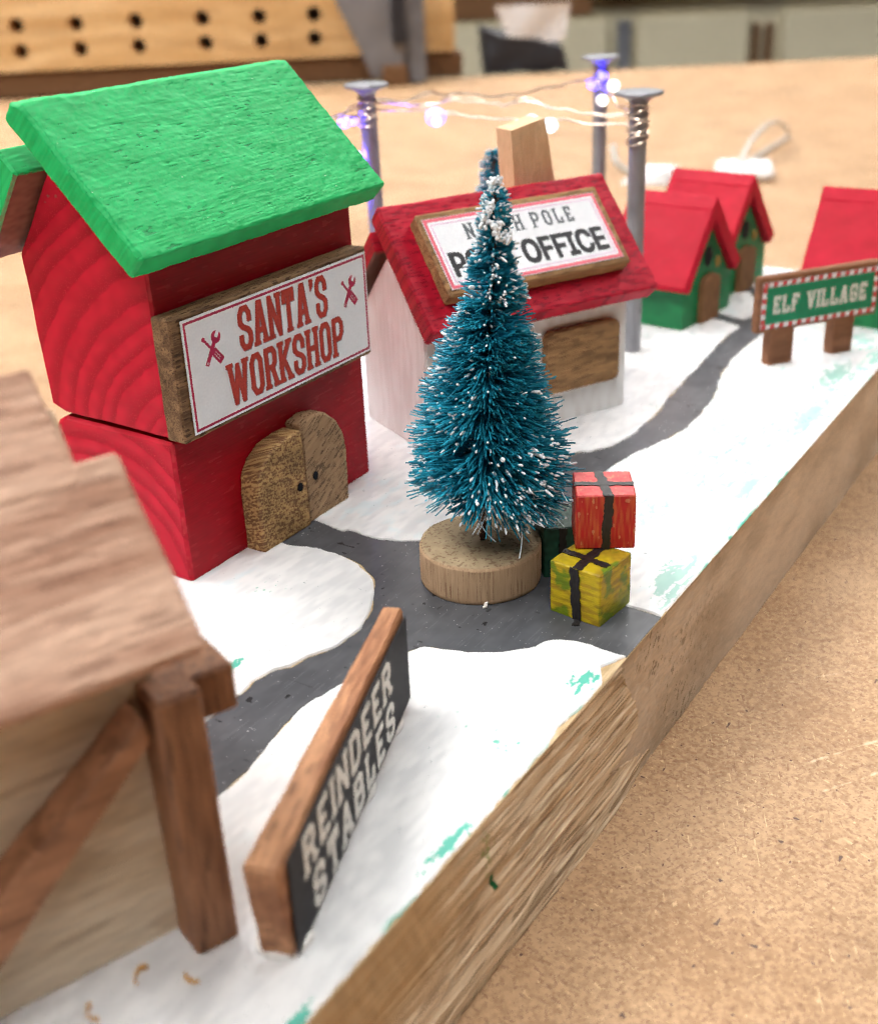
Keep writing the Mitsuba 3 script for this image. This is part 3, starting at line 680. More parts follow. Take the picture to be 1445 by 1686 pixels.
# ------------------------------------------------------------------ elf houses
def elf_house(key, fr, label, ln=30.0, mirror=False):
    """gable at y = 0 facing -y, long side at x = 0"""
    def put(m):
        v, f = tm(m)
        if mirror: v = v * [1, -1, 1]; f = f[:, ::-1]
        return v, f
    A = lambda part, m, b, **k: add(key + '__' + part, put(m), b, fr, **k)
    A('wall', worn(prism([(0, .05), (0, 17.5), (18.4, 42.0), (38, 17.5), (38, .05)], 0, ln, 'y', .5), 1.6, .25, .12, 21), 'mat_elf_green')
    A('roof_panel', worn(prism([(-5.0, 17.2), (-1.5, 14.6), (18.5, 41.0), (13.2, 41.9)], -3.0, ln + 2, 'y', .5), 1.4, .25, .12, 22), 'mat_elf_red')
    A('roof_panel', worn(prism([(12.9, 41.8), (16.6, 46.2), (39.0, 18.8), (35.0, 15.4)], -3.2, ln + 2, 'y', .5), 1.4, .25, .12, 23), 'mat_elf_red')
    dp = Polygon([(11.5, .1), (24.5, .1), (24.5, 15), (11.5, 15)]).union(affinity.scale(Point(18, 14.5).buffer(6.5), 1, .5)).buffer(-.4).buffer(.4)
    A('door', worn(prism(list(dp.convex_hull.exterior.coords)[:-1], -2.4, .2, 'y', .3), 1.2, .15, .2, 24), 'mat_elf_door')
    A('knocker', ball((20.5, -2.6, 22.0), (1.7, .9, 2.2)), 'mat_wreath')
    A('gable_window', ball((17.5, -.3, 24.2), (3.1, .7, 3.6)), 'mat_dark')
    tag(key, label, 'house', 'small green elf houses with red roofs')
elf_house('elf_house', H1F, 'green elf house beside the post office, nearest of the row with red roof')
elf_house('elf_house_001', H2F, 'green elf house at the far end of the road, behind the nearer elf house')
elf_house('elf_house_002', H3F, 'green elf house with red roof half hidden behind the striped sign', 30.0, True)

# ------------------------------------------------------------------ elf village sign
K = 'elf_village_sign'
add(K + '__board', worn(cbox(-10.3, 37.6, -1.5, 1.6, 12.4, 30.8, .5), .9, .15, .15, 31), 'mat_sign_wood_elf', ELF)
for x0, x1 in ((-4.2, 5.2), (20.8, 29.4)):
    add(K + '__leg', worn(cbox(x0, x1, -1.3, 3.2, .05, 13.0, .4), 1.2, .2, .15, 32), 'mat_sign_wood_elf', ELF)
sg = ((13.65, -1.75, 21.3), (1, 0, 0), (0, 0, 1), (0, -1, 0)); pw, ph = 45.4, 15.4
add(K + '__board__paper', onto(extr(sbox(-pw / 2, -ph / 2, pw / 2, ph / 2), 0, .16), sg), 'mat_paper', ELF, smooth=False)
cd = []
bw_ = 1.5
for i in range(13):
    x = -pw / 2 + i * (pw / 13.0)
    for y in (-ph / 2, ph / 2 - bw_): cd.append(Polygon([(x, y), (x + 1.75, y), (x + 2.2, y + bw_), (x + .45, y + bw_)]))
for i in range(4):
    y = -ph / 2 + 1.6 + i * 3.5
    for x in (-pw / 2, pw / 2 - bw_): cd.append(sbox(x, y, x + bw_, y + 1.75))
clip = sbox(-pw / 2, -ph / 2, pw / 2, ph / 2)
add(K + '__board__candy_border', onto(extr(unary_union(cd).intersection(clip), .16, .27), sg), 'mat_ink_candy', ELF, smooth=False)
add(K + '__board__green_panel', onto(extr(sbox(-pw / 2 + bw_, -ph / 2 + bw_ + .1, pw / 2 - bw_, ph / 2 - bw_ - .1), .16, .27), sg), 'mat_ink_green', ELF, smooth=False)
add(K + '__board__lettering', onto(extr(affinity.translate(text("ELF VILLAGE", 6.0, 3.1, 1.0, .34, .85, .55), 0, -3.0), .27, .38), sg), 'mat_ink_white', ELF, smooth=False)
tag(K, 'brown two-legged sign with green panel reading ELF VILLAGE', 'sign')

# ------------------------------------------------------------------ stables (close to the lens)
K = 'stable'
add(K + '__wall', worn(prism([(0, .05), (0, 50), (17, 66), (22, 78), (27, 66), (40, 50), (40, .05)], -62, 1.2, 'x', .5), 1.8, .2, .1, 41), 'mat_stable_wall', STF)
add(K + '__roof_plank', worn(prism([(-11.0, 53.4), (10.2, 73.5), (12.4, 71.2), (-8.8, 51.0)], -66, 5.2, 'x', .7), 1.2, .18, .12, 42), 'mat_mahogany', STF, label='lower roof plank with coarse brown grain')
add(K + '__roof_plank', worn(prism([(7.6, 71.4), (21.6, 83.6), (23.8, 81.2), (9.8, 69.0)], -66, -.9, 'x', .6), 1.2, .18, .12, 43), 'mat_mahogany', STF, label='upper roof plank set back from the lower one')
add(K + '__roof_plank', worn(prism([(24.2, 80.8), (50, 54), (48, 51.6), (22.4, 78.4)], -66, -2.5, 'x', .6), 1.6, .18, .12, 44), 'mat_mahogany', STF, label='rear roof plank')
add(K + '__post', worn(cbox(-1.6, 5.2, -7.0, .2, .05, 44.7, .6), 1.0, .2, .1, 45), 'mat_mahogany_post', STF, label='dark brown corner post')
add(K + '__brace', worn(prism([(-2.9, 42.9), (-2.6, 38.6), (-41.5, .1), (-50, .1), (-50, 5.5)], -6.0, .2, 'y', .5), 1.2, .15, .1, 46), 'mat_brace', STF, label='slanting brown brace across the wall')
add(K + '__beam', worn(cbox(2.0, 12.6, -1.0, 9.0, 34.9, 42.6, .5), 1.2, .15, .1, 47), 'mat_mahogany_post', STF, label='short beam end under the roof')
tag(K, 'pale wooden stable with brown plank roof and diagonal brace', 'stable')

K = 'stable_sign'
def rs_board():
    pts = []
    for x, z, dp in ((-.7, .1, 5.6), (-2.7, 19.0, 5.5), (63.0, 22.8, 3.9), (63.4, 1.8, 3.9)):
        cx, cz = (x + (.7 if x < 30 else -.7)), (z + (.7 if z < 10 else -.7))
        pts += [(x, .5, cz), (cx, .5, z), (x, dp - .5, cz), (cx, dp - .5, z), (cx, 0, cz), (cx, dp, cz)]
    m = hull(pts)
    return worn(m, .7, .3, .12, 51, .06)
add(K + '__board', rs_board(), 'mat_sign_wood_rs', RSF)
ang = math.atan2(4.0, 63.4)
sg = ((30.9, -.42, 11.2), (math.cos(ang * .6), 0, math.sin(ang * .6)), (0, 0, 1), (0, -1, 0)); pw, ph = 62.6, 18.0
add(K + '__board__black_label', onto(extr(sbox(-pw / 2, -ph / 2, pw / 2, ph / 2), 0, .16), sg), 'mat_black_paper', RSF, smooth=False)
add(K + '__board__lettering', onto(extr(unary_union([affinity.translate(text("REINDEER", 7.2, 4.95, 1.28, .5, 1.7, .8), -3.0, .6), affinity.translate(text("STABLES", 7.2, 4.95, 1.28, .5, 1.75, .8), -1.6, -8.3)]), .16, .27), sg), 'mat_ink_white', RSF, smooth=False)
for gx, gy, gr in ((3.0, 3.0, (4.4, 4.4, 1.0)), (37, .6, (3.2, 1.5, 1.2)), (56, 2.0, (4, 2.6, 1.2))):
    add(K + '__glue', worn(ball((gx, gy, .9), gr, 3), 1, .2, .4, 52), 'mat_glue', RSF)
tag(K, 'brown sign board with black label reading REINDEER STABLES', 'sign')

# ------------------------------------------------------------------ bottle brush trees
def brush_tree(key, base, tip, z0, z1, prof, n, seed, disc_r, disc_h, label, pitch=8.6, rb=.195):
    rg = np.random.default_rng(seed)
    base, tip = np.asarray(base, float), np.asarray(tip, float)
    dc = lathe([(disc_r - .5, .05), (disc_r - .1, .5), (disc_r, 1.2), (disc_r, disc_h - 1.0), (disc_r - .3, disc_h - .3), (disc_r - .9, disc_h)], 72)
    cap = lathe([(disc_r - .9, disc_h), (disc_r * .6, disc_h + .05), (disc_r * .3, disc_h + .02), (.3, disc_h)], 72)
    v, f = dc; f = f[~np.any(f == len(v) - 1, axis=1)]
    m = trimesh.Trimesh(*join([(v, f), (cap[0], cap[1][~np.any(cap[1] == len(cap[0]) - 2, axis=1)])]), process=True)
    m = m.subdivide_to_size(1.6)
    add(key + '__wooden_disc', worn(m, 1, .22, .18, seed, .05), 'mat_disc', Fr(base[0], base[1], TOP), smooth=40)
    ax = lambda z: base + (tip - base) * np.clip((np.asarray(z)[..., None] - base[2]) / (tip[2] - base[2]), 0, 1.02)
    zz = np.linspace(disc_h - .3, z1 - .5, 160)
    tw = [ax(zz) + .42 * np.stack([np.cos(zz * 2.0 + o), np.sin(zz * 2.0 + o), zz * 0], -1) for o in (0, np.pi)]
    F_ = Fr(0, 0, TOP)
    add(key + '__wire_trunk', join([tube(t_, .48, 6) for t_ in tw]), 'mat_twist_wire', F_)
    # bristles: caught between the twisted wires, they leave it along a screw line
    R = np.interp
    u = rg.random(n); pz = np.array(prof)[:, 0]; pr = np.array(prof)[:, 1]
    cdf = np.cumsum(np.interp(np.linspace(z0, z1, 200), pz, pr) + 3.0); z = np.interp(u, cdf / cdf[-1], np.linspace(z0, z1, 200))
    nc = n // 9; zc = np.interp(rg.random(nc), cdf / cdf[-1], np.linspace(z0, z1, 200)); own = rg.integers(0, nc, n)      # bristles stick together in small tufts
    z = np.clip(zc[own] + rg.normal(0, .5, n), z0, z1)
    phc = 2 * np.pi * zc / pitch + rg.integers(0, 2, nc) * np.pi + rg.normal(0, .50, nc); phi = phc[own] + rg.normal(0, .13, n)
    ln = np.interp(z, pz, pr) * np.clip(rg.normal(1.0, .06, nc)[own] + rg.normal(0, .055, n), .6, 1.22)
    ln = ln * (1 + .34 * (meshkit.fbm(np.stack([np.cos(phi) * 1.9 + 3, np.sin(phi) * 1.9 + 3, z * .16], -1), 2, seed + 4) - .5))
    el = rg.normal(.05, .13, nc)[own] + rg.normal(0, .09, n) + np.interp(z, [z0, z0 + 6, z0 + 22, z1], [-.22, -.10, .02, .20])
    bare = meshkit.fbm(np.stack([np.cos(phi) * 1.5 + 13, np.sin(phi) * 1.5 + 13, z * .13], -1), 2, seed + 8) > .60
    ln = np.where(bare & (rg.random(n) < .75), ln * rg.uniform(.25, .6, n), ln)      # missing and broken fibres leave gaps
    low_ = np.clip((z0 + 12 - z) / 12, 0, 1); el = el - .42 * low_ * np.cos(phi + .98) ; ln = ln * (1 + .10 * low_ * np.cos(phi + .98))     # the skirt hangs lower on one side
    bend = rg.normal(0, .22, n); side = rg.normal(0, .20, n)
    d0 = np.stack([np.cos(phi) * np.cos(el), np.sin(phi) * np.cos(el), np.sin(el)], -1)
    tg = np.stack([-np.sin(phi), np.cos(phi), phi * 0], -1); upv = np.cross(d0, tg)
    a = ax(z)
    p0 = a; p1 = a + d0 * (ln * .55)[:, None] + (tg * (side * ln * .10)[:, None]) + upv * (bend * ln * .10)[:, None]
    p2 = a + d0 * ln[:, None] + tg * (side * ln * .45)[:, None] + upv * (bend * ln * .4)[:, None]
    rr = rb * rg.uniform(.75, 1.25, n)
    def ringv(p, r, k3): return np.stack([p + r[:, None] * (np.cos(o) * tg + np.sin(o) * upv) for o in k3], 1)
    k3 = [.3, 2.4, 4.5]
    V = np.concatenate([ringv(p0, rr, k3), ringv(p1, rr, k3), ringv(p2, rr * .8, k3)], 1)     # n x 9 x 3
    fc = [[0, 1, 4], [0, 4, 3], [1, 2, 5], [1, 5, 4], [2, 0, 3], [2, 3, 5], [3, 4, 7], [3, 7, 6], [4, 5, 8], [4, 8, 7], [5, 3, 6], [5, 6, 8], [6, 7, 8]]
    Fc = (np.arange(n)[:, None, None] * 9 + np.array(fc)[None]).reshape(-1, 3)
    tone = np.clip(rg.normal(.45, .22, nc)[own] + rg.normal(0, .18, n), 0, 1)[:, None]
    cb = (1 - tone) * np.array([.004, .13, .21]) + tone * np.array([.028, .40, .55])
    add(key + '__bristles', (V.reshape(-1, 3), Fc), 'mat_bristle', F_, smooth=False, kind='stuff', color=np.repeat(cb, 9, 0))
    # white flocking on bristle tips, thicker on some sides and near the top
    dens = meshkit.fbm(np.stack([np.cos(phi) * 1.6 + 5, np.sin(phi) * 1.6 + 5, z * .07], -1), 3, seed)
    pick = rg.random(n) < np.clip((dens - .47) * 1.6, .035, .36) + .12 * np.clip(-.55 * np.cos(phi) + .83 * np.sin(phi), 0, 1) + np.interp(z, [z1 - 14, z1 - 5], [0, .12])
    ico = trimesh.creation.icosphere(1)
    blobs = []
    idx = np.nonzero(pick)[0]
    dirs = (p2 - p1) / np.linalg.norm(p2 - p1, axis=1, keepdims=True)
    sz = rg.uniform(.17, .30, n) * np.where(rg.random(n) < .05, 1.8, 1.0); el_ = rg.uniform(1.2, 5.5, n)
    iv, if_ = np.array(ico.vertices), np.array(ico.faces)
    W = (p2 - dirs * (sz * el_ * .6)[:, None])[idx][:, None] + sz[idx][:, None, None] * (iv[None, :, :1] * tg[idx][:, None] + iv[None, :, 1:2] * upv[idx][:, None] + iv[None, :, 2:] * (dirs * el_[:, None])[idx][:, None])
    W = W + rg.normal(0, .03, W.shape)
    Wf = (np.arange(len(idx))[:, None, None] * len(iv) + if_[None]).reshape(-1, 3)
    add(key + '__flocking', (W.reshape(-1, 3), Wf), 'mat_flock', F_, smooth=True, kind='stuff')
    tag(key, label, 'tree')
    return F_, ax

PROF = [(20, 9.0), (22, 13.0), (25, 16.0), (28.5, 16.8), (33, 16.2), (38, 14.6), (44, 12.8), (52, 10.6), (59, 8.5), (66, 6.6), (72, 4.9), (77, 4.0), (82, 3.6), (86, 2.8), (88, 1.2)]
KT = 'bottle_brush_tree'
TB, TT = (18.6, 43.6, 0.0), (21.6, 39.6, 88.5)
F_, ax = brush_tree(KT, TB, TT, 20.5, 88.0, PROF, 9000, 11, 13.9, 9.6, 'teal bottle brush tree with white tips on a round wooden disc in front')
rg = np.random.default_rng(77)
th = []
for i in range(74):     # loose white threads hanging at the skirt, most of them on one side
    a0 = rg.normal(-1.25, .95); r0 = rg.uniform(4, 13); z_ = rg.uniform(19.5, 29); L_ = rg.uniform(5, 12)
    d = np.array([math.cos(a0), math.sin(a0), rg.uniform(-.75, -.1)]); tgn = np.array([-math.sin(a0), math.cos(a0), .35]) * rg.uniform(-1, 1)
    q = np.linspace(0, 1, 9)[:, None]
    pts = np.array([18.9 + r0 * math.cos(a0), 43.2 + r0 * math.sin(a0), z_]) + d * q * L_ * .65 + tgn * q ** 2 * L_ * .75
    pts[:, 2] = np.maximum(pts[:, 2], 10.2)
    th.append(tube(pts, rg.uniform(.11, .2) * np.linspace(1, .7, 9), 5))
add(KT + '__loose_threads', join(th), 'mat_flock_thread', F_, kind='stuff')
snowcaps = [ball((x, y, z), r, 2) for x, y, z, r in ((20.8, 40.0, 88.6, (1.1, 1.1, .9)), (22.2, 39.4, 88.9, (.8, .8, .8)), (18.6, 37.8, 80.6, (1.9, 1.2, 2.2)), (20.0, 36.6, 78.4, (1.5, 1.2, 1.7)), (18.6, 39.2, 84.6, (1.2, .9, 1.0)), (17.6, 39.9, 82.2, (1.0, .9, 1.2)))]
for bv_, bf_ in snowcaps:      # each lump is a crust of many grains stuck to the bristles
    c0, r0 = bv_.mean(0), np.ptp(bv_, axis=0) / 2
    grains = [ball(c0 + rg.normal(0, .48, 3) * r0, rg.uniform(.16, .42) * np.array([1, 1, 1.2]) * (.6 + .4 * r0.mean()), 1) for _ in range(34)]
    add(KT + '__snow_lump', worn(join(grains), 1, .2, 1.2, 3, .1, 3.0), 'mat_flock', F_, kind='stuff')
add(KT + '__glue', tube(spline([(8.4, 36.2, 2.2), (7.7, 35.6, 1.0), (7.0, 35.6, .5), (6.3, 35.0, .6), (5.8, 35.6, .5)], .3), np.interp(np.arange(len(spline([(8.4, 36.2, 2.2), (7.7, 35.6, 1.0), (7.0, 35.6, .5), (6.3, 35.0, .6), (5.8, 35.6, .5)], .3))), [0, 4, 12], [.8, .5, .28]), 8), 'mat_glue', F_)
sc = .74
brush_tree('bottle_brush_tree_001', (165, 125, 0), (165.5, 124, 68.5), 13, 68.0, [(z * .77, r * .8 + 1.6) for z, r in PROF], 4500, 12, 10.5, 8, 'teal bottle brush tree whose flocked tip shows behind the post office ridge')

# ------------------------------------------------------------------ presents
def gift(key, fr, s, material, label, ribbons, seed):
    add(key + '__box', worn(cbox(0, s, 0, s, .04, s, .3), .6, .12, .25, seed, .03), material, fr)
    for r in ribbons: add(key + '__ribbon', r, 'mat_marker', fr, smooth=False)
    tag(key, label, 'present', 'small wrapped block presents')
def band(pts, w, o, ex, ey, ez):
    l = LineString(pts).buffer(w / 2, cap_style=2, join_style=1)
    q = np.array(l.exterior.segmentize(.4).coords)[:-1]; q3 = np.c_[q, np.zeros(len(q))]
    q = q + np.stack([(meshkit.noise(q3 * 1.6 + 7 * k, k) - .5) * .55 for k in range(2)], -1)
    return onto(extr(Polygon(q).buffer(0), 0, .2), (o, ex, ey, ez))
s = 12.65
gift('present', GYF, s, 'mat_gift_yellow', 'yellow and green present with black ribbon at the bottom of the stack', [
    band([(5.6, .1), (6.0, 6), (6.4, s - .1)], 2.2, (-.12, 0, 0), (0, 1, 0), (0, 0, 1), (-1, 0, 0)),
    band([(-.1, 5.6), (5, 6.2), (s, 6.6)], 2.2, (0, 0, s - .05), (1, 0, 0), (0, 1, 0), (0, 0, 1)),
    band([(4.4, .9), (4.9, 6), (5.0, s)], 1.7, (0, 0, s + .02), (1, 0, 0), (0, 1, 0), (0, 0, 1)),
    band([(-2.4, 4.4), (-1.0, 5.0), (.6, 5.4)], 1.6, (0, 0, .3), (1, 0, 0), (0, 1, 0), (0, 0, 1))], 61)
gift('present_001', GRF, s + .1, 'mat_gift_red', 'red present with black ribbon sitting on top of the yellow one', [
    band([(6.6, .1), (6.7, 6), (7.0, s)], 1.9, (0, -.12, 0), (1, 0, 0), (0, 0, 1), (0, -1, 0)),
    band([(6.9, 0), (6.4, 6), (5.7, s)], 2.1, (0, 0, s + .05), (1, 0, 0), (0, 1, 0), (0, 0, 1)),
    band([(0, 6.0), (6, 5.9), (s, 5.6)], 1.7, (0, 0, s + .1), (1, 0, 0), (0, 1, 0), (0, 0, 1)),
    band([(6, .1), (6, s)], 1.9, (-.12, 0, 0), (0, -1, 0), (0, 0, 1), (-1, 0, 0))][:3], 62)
GGF = Fr(24.4, 30.2, TOP, -49)
gift('present_002', GGF, s - .15, 'mat_gift_green', 'dark green present behind the yellow one, shaded by the tree', [
    band([(4.0, .1), (4.2, s)], 1.7, (0, -.12, 0), (1, 0, 0), (0, 0, 1), (0, -1, 0))], 63)

# ------------------------------------------------------------------ nails and the string of lights
def nail(key, x, y, h, tilt, label):
    m = lathe([(2.5, -.6), (2.9, 0), (2.9, h - 4.2), (3.4, h - 3.0), (5.0, h - 2.0), (7.6, h - 1.3), (7.9, h - .8), (7.6, h - .2), (6.8, h)], 40)
    v, f = m; v = v + np.c_[v[:, 2:] * tilt[0], v[:, 2:] * tilt[1], v[:, 2:] * 0]
    add(key, (v, f), 'mat_nail', Fr(x, y, TOP), smooth=40)
    tag(key, label, 'nail', 'tall grey nails holding the string of lights')
nail('lamp_post_nail', 182, 79.4, 86.3, (.02, .015), 'tall grey nail standing beside the right end of the post office')
nail('lamp_post_nail_001', 167, 174, 88.0, (.0, .02), 'tall nail glowing violet behind the green roof')
nail('lamp_post_nail_002', 280, 140, 87.0, (.0, .0), 'tall nail glowing blue, farthest back in the middle')
NB, NA, NC, ND = (np.array(q, float) for q in ((167, 176), (183, 80.5), (280, 140), (72, 158)))
rw = np.random.default_rng(41)
def strand(a, b, za, zb, sag, seed, amp=1.2):
    tt = np.linspace(0, 1, 60); p = a[None] + (b - a)[None] * tt[:, None]
    n = np.array([-(b - a)[1], (b - a)[0]]) / np.linalg.norm(b - a)
    w1 = (meshkit.fbm(np.stack([tt * 9, tt * 0, tt * 0 + seed], -1), 3, seed) - .5) * 2 * amp; w2 = (meshkit.fbm(np.stack([tt * 8, tt * 0 + 4, tt * 0 + seed], -1), 3, seed + 5) - .5) * 2 * amp
    e = np.sin(np.pi * tt) ** .5
    return np.c_[p + n * (w1 * e)[:, None], za + (zb - za) * tt - sag * 4 * tt * (1 - tt) + w2 * e * 1.4]
def wraps(c, z0, z1, turns, seed):
    tt = np.linspace(0, turns * 2 * np.pi, turns * 18); r = 3.15 + .35 * np.abs(np.sin(tt * .7 + seed))
    return np.c_[c[0] + r * np.cos(tt), c[1] + r * np.sin(tt), np.interp(tt, [0, tt[-1]], [z0, z1]) + .9 * np.sin(tt * 1.3 + seed)]
S1 = strand(NB, NA, 79.5, 76.0, .6, 1); S2 = strand(NB, NA, 81.5, 79.0, -1.6, 2, 1.8); S3 = strand(NB, NC, 82.5, 78.0, 1.8, 3, 1.6)
S4 = strand(NA, NC, 78.0, 76.0, .8, 4); S5 = strand(ND, NB, 84.0, 81.0, .5, 5); S6 = strand(ND, NB, 80, 78, .8, 6)
wires = [S1, S2, S3, S4, S5, S6, wraps(NB, 74, 83, 7, 0), wraps(NA, 70, 82, 9, 1), wraps(NC, 74, 82, 6, 2), wraps(ND, 74, 82, 4, 2)]
LK = 'string_light'
wires += [w + np.array([.5, .4, 0]) + (meshkit.noise(np.c_[w * .11, ][:, :3] + i, 9)[:, None] - .5) * np.array([1.6, 1.6, 2.4]) for i, w in enumerate(wires[:6])]
add(LK + '__wire', join([tube(w, .3, 6) for w in wires]), 'mat_copper', F_)
nail('lamp_post_nail_003', 72, 158, 88.0, (0, 0), 'tall grey nail hidden behind the green roof')
VIOLET, BLUE, WARM, ICE = (.35, .24, 2.2), (.10, .08, 2.6), (1.4, 1.0, 1.3), (1.1, 1.6, 1.4)
def bulb(p, r, body, core, g=6.0):
    p = np.asarray(p, float); r = r * .8
    add(LK + '__bulb', ball(p, (r * 1.15, r * 1.15, r), 2), 'mat_bulb_core', F_, smooth=True, emit=body)
    add(LK + '__bulb_chip', ball(p + np.array([-.75, -.55, -.25]) * r, (r * .42, r * .42, r * .55), 2), 'mat_bulb_core', F_, smooth=True, emit=np.array(core) * g)
at = lambda S, t_: S[int(t_ * 59)]
bulb(at(S1, .285) + [0, 0, -1.4], 4.0, (.36, .28, 1.25), (1.2, 1.5, 2.2), 2.0)
bulb(at(S1, .64), 3.0, (.60, .42, 1.1), (1.4, 1.2, 1.5), 2.0)
bulb(at(S1, .71) + [0, 0, -1.0], 3.0, (1.1, 1.35, 1.25), (1.2, 1.6, 1.4))
bulb(np.array([276.0, 137.2, 79.5]), 2.0, (.30, .24, 34.0), (.4, .3, 34.0), 1.0)
bulb(np.array([276.0, 141.8, 76]), 1.7, (.25, .2, 34.0), (.3, .25, 34.0), 1.0)
bulb(at(S4, .60) + [0, 0, 3.8], 2.6, (1.5, 1.7, 1.3), (1.7, 1.7, 1.4))
bulb(at(S4, .22) + [0, 0, 5.5], 2.3, (1.9, 1.7, 1.1), (1.9, 1.7, 1.1))
bulb(at(S4, .90) + [0, 0, -4.5], 2.6, (1.7, 1.5, 1.2), (1.8, 1.6, 1.2))
bulb(at(S5, .80) + [0, 0, -3.0], 2.4, (.5, .35, 6.0), (.8, .7, 4.0), 1.0)
bulb(np.array([159.5, 179.0, 52.0]), 2.4, (6.0, 3.0, 70.0), (6, 3, 70.0), 1.0)
bulb(np.array([162.8, 178.6, 64.0]), 1.7, (8.0, 4.0, 90.0), (8, 4, 90.0), 1.0)
bulb(np.array([161.5, 178.5, 76.0]), 1.6, (.6, .40, 22.0), (.7, .6, 22.0), 1.0)
tag(LK, 'thin copper wire string of lit violet and white bulbs wound round nails', 'string light')

# ------------------------------------------------------------------ small litter
for i, (x, y, a) in enumerate(((-107.2, 26.1, .3), (-103.8, 18.6, 1.9), (-115.6, 26.8, 1.2))):
    f = Fr(x, y, TOP + .75, math.degrees(a)); tt = np.linspace(.2, 2.9 if i != 1 else 2.2, 16)
    c = np.c_[1.9 * np.cos(tt), 1.5 * np.sin(tt) - 1, .3 * np.sin(tt * 2)]
    v = np.vstack([np.c_[c[:, :2], c[:, 2] - .45], np.c_[c[:, :2] * .78, c[:, 2] + .75], np.c_[c[:, :2] * .62, c[:, 2] - .3]]); n = 16
    fs = [q for r0 in (0, 1, 2) for j in range(n - 1) for q in ([r0 * n + j, r0 * n + j + 1, (r0 + 1) % 3 * n + j + 1], [r0 * n + j, (r0 + 1) % 3 * n + j + 1, (r0 + 1) % 3 * n + j])]
    add('wood_shaving', (v, np.array(fs)), 'mat_shaving', f, smooth=True, cat='wood shaving', group='curled wood shavings on the snow',
        label=('curled tan wood shaving on the snow, left of the other one near the stable post', 'bent tan wood shaving on the snow nearest the dark stable post', 'tan wood shaving at the bottom edge below the stable wall')[i])

# ------------------------------------------------------------------ battery pack and its leads on the bench behind
BP = Fr(690, 216, 0, 20)
add('battery_pack', worn(cbox(-22, 26, -20, 22, .1, 9, 3), 4, .3, .05, 71), 'mat_white_plastic', BP, cat='battery pack', label='white plastic battery pack on the bench behind the elf houses')
add('power_lead', join([tube(spline([(694, 222, 9), (730, 226, 20), (790, 232, 24), (845, 238, 14), (866, 240, 2.4), (810, 236, 2.2), (740, 232, 2.2), (700, 240, 2.2)], 6), 1.8, 8), tube(spline([(655, 262, 3), (640, 275, 4), (632, 292, 14), (640, 300, 26)], 4), 2.4, 8)]), 'mat_grey_wire', cat='cable', label='pale grey cable looping from the white battery pack')
add('plastic_wrapper', worn(hull([(640, 258, .2), (668, 250, .2), (660, 285, .2), (632, 290, .2), (643, 262, 9), (662, 258, 10), (652, 282, 12)]), 4, 1.5, .08, 72), 'mat_white_plastic', cat='wrapper', label='crumpled white wrapper on the bench behind the grey nail')

# ------------------------------------------------------------------ far side of the bench: dog-hole board, vise, boxes, cabinets
holes = [(-595, 88), (-521, 87), (-446, 87), (-362, 86.5), (-290, 85.5), (-220, 85), (-595, 57.5), (-520, 57), (-446, 57), (-361, 57), (-290, 56.5), (-221, 56), (-670, 88), (-670, 57)]
m = m3.Manifold.cube([990, 40, 190]).translate([-1030, 2, 33])
for hx, hz in holes:
    m = m - m3.Manifold.cylinder(60, 9.5, 9.5, 28).rotate([-90, 0, 0]).translate([hx, -10, hz])
m = m + m3.Manifold.cube([990, 4, 190]).translate([-1030, 41.5, 33])
add('dog_hole_board__board', m, 'mat_dog_board', BF, smooth=40)
for hx, hz in holes:
    add('dog_hole_board__hole', (lathe([(9.3, 0), (9.3, 1.0)], 20)[0] @ np.array([[1, 0, 0], [0, 0, 1], [0, 1, 0]]).T + [hx, 39.5, hz], lathe([(9.3, 0), (9.3, 1.0)], 20)[1][:, ::-1]), 'mat_bg_dark', BF)
tag('dog_hole_board', 'yellow wooden board with two rows of round black holes at the back', 'board')
add('bench_rail', cbox(-1030, -30, 8, 46, .1, 31, 2), 'mat_bg_brown', BF, cat='rail', label='dark brown rail under the board with round holes')
VK = 'vise'
add(VK + '__jaw', worn(hull([(-200, -70, 140), (-95, -70, 140), (-190, -70, 100), (-150, -60, 12), (-112, -60, 12), (-100, -60, 100), (-200, -25, 140), (-95, -25, 140), (-150, -25, 12), (-112, -25, 12)]), 8, 2, .03, 81), 'mat_vise', BF)
add(VK + '__handle', cbox(-106, -82, -55, -25, .2, 140, 3), 'mat_vise', BF)
add(VK + '__slot', cbox(-124, -106, -76, -60, 50, 140, 2), 'mat_bg_dark', BF)
add(VK + '__foot', cbox(-138, -106, -68, -40, .2, 26, 3), 'mat_bg_brown', BF)
tag(VK, 'grey metal vise in front of the board with holes', 'vise')
add('upright_board', cbox(-84, -40, 6, 30, 33, 220, 2), 'mat_bg_plank', BF, cat='board', label='short upright brown board right of the grey vise')
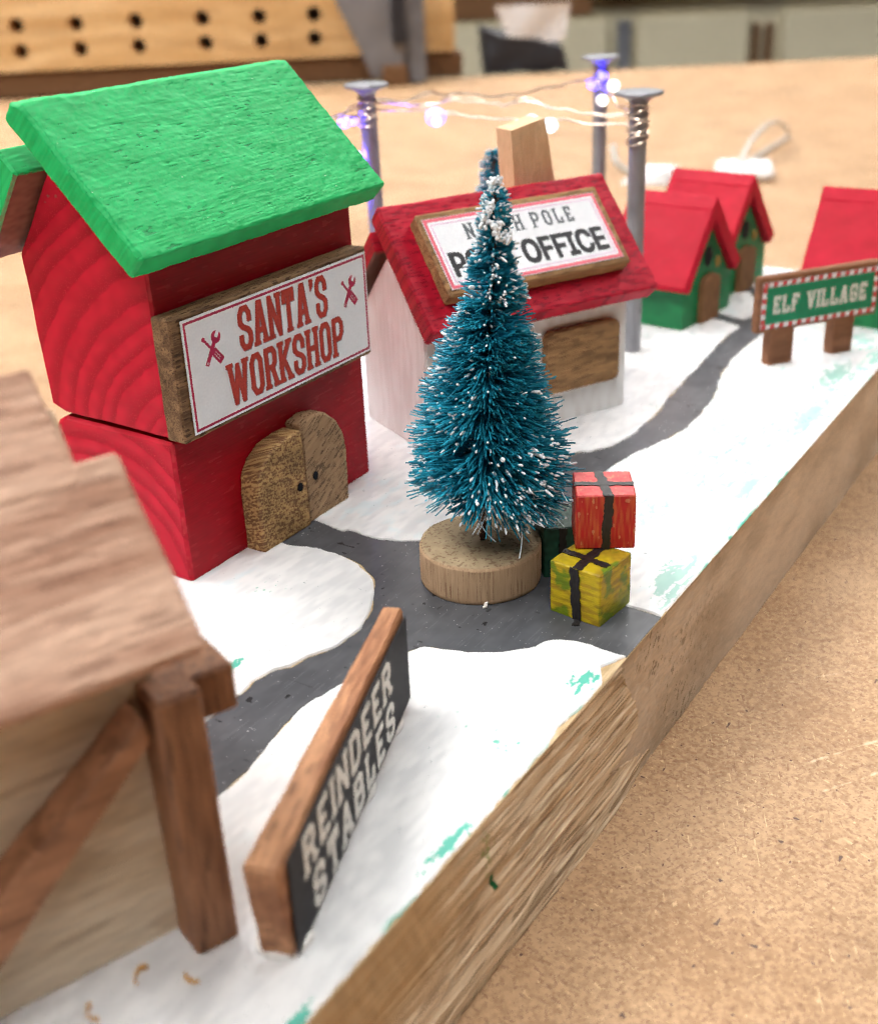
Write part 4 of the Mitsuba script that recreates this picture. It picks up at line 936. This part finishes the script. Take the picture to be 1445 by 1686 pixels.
add('wall_shelf', cbox(-40, 190, 260, 285, 52, 120, 2), 'mat_bg_brown', Fr(BF.o[0], BF.o[1], 0, math.degrees(math.atan2(-.8, .6))), cat='shelf', label='brown board behind the white sheet of paper')
add('tool_case', worn(hull([(0, 20, .2), (112, 20, .2), (-4, 30, 60), (20, 20, 48), (105, 20, 30), (112, 60, .2), (0, 60, .2), (-4, 60, 60), (100, 60, 40)]), 8, 3, .04, 82), 'mat_bg_dark', BF, cat='tool', label='black tool lying under the white sheet at the back')
sh = np.array([[14 + (100 - 6 * j / 9) * i / 9 + (1 - i / 9) * j * 1.2 * 0 - 0, 14 + 2.5 * math.sin(i * .8 + j * .5) + j * 1.2, 84 - (1 - .12 * i / 9) * 52 * j / 9 + 12 * (i / 9) * (j / 9) * 0] for i in range(10) for j in range(10)], float)
sh[:, 0] += np.tile(np.arange(10), 10) * 2.6 * np.repeat(1 - np.arange(10) / 9, 10)
sf = [q for i in range(9) for j in range(9) for q in ([i * 10 + j, i * 10 + j + 1, i * 10 + j + 11], [i * 10 + j, i * 10 + j + 11, i * 10 + j + 10])]
add('paper_sheet', (np.vstack([sh, sh + [0, .4, 0]]), np.array(sf + [[a + 100, c + 100, b + 100] for a, b, c in sf])), 'mat_paper', BF, smooth=True, cat='paper', label='bright white sheet of paper propped on a black tool')
CK = 'cabinet'
CB = Fr(BF.o[0] + 640, BF.o[1] + 480, 0, math.degrees(math.atan2(-.8, .6)))
add(CK + '__carcass', cbox(-600, 1900, 20, 420, -860, 45.5, 2), 'mat_cabinet', CB)
add(CK + '__worktop', cbox(-620, 1920, -14, 430, 46, 90, 3), 'mat_cabinet_top', CB)
for x0, x1 in ((-320, 325), (388, 604), (678, 1200), (1206, 1890)):
    add(CK + '__door', cbox(x0, x1, 0, 18, -840, 8, 2), 'mat_cabinet', CB)
for x in (356, 368, 626, 652): add(CK + '__door_gap', cbox(x - 7, x + 7, 8, 19.5, -840, 6 if x < 600 else -10, 1), 'mat_cabinet_top' if x in (626, 652) else 'mat_vise', CB)
tag(CK, 'pale sage cabinet with dark worktop across the back of the room', 'cabinet')
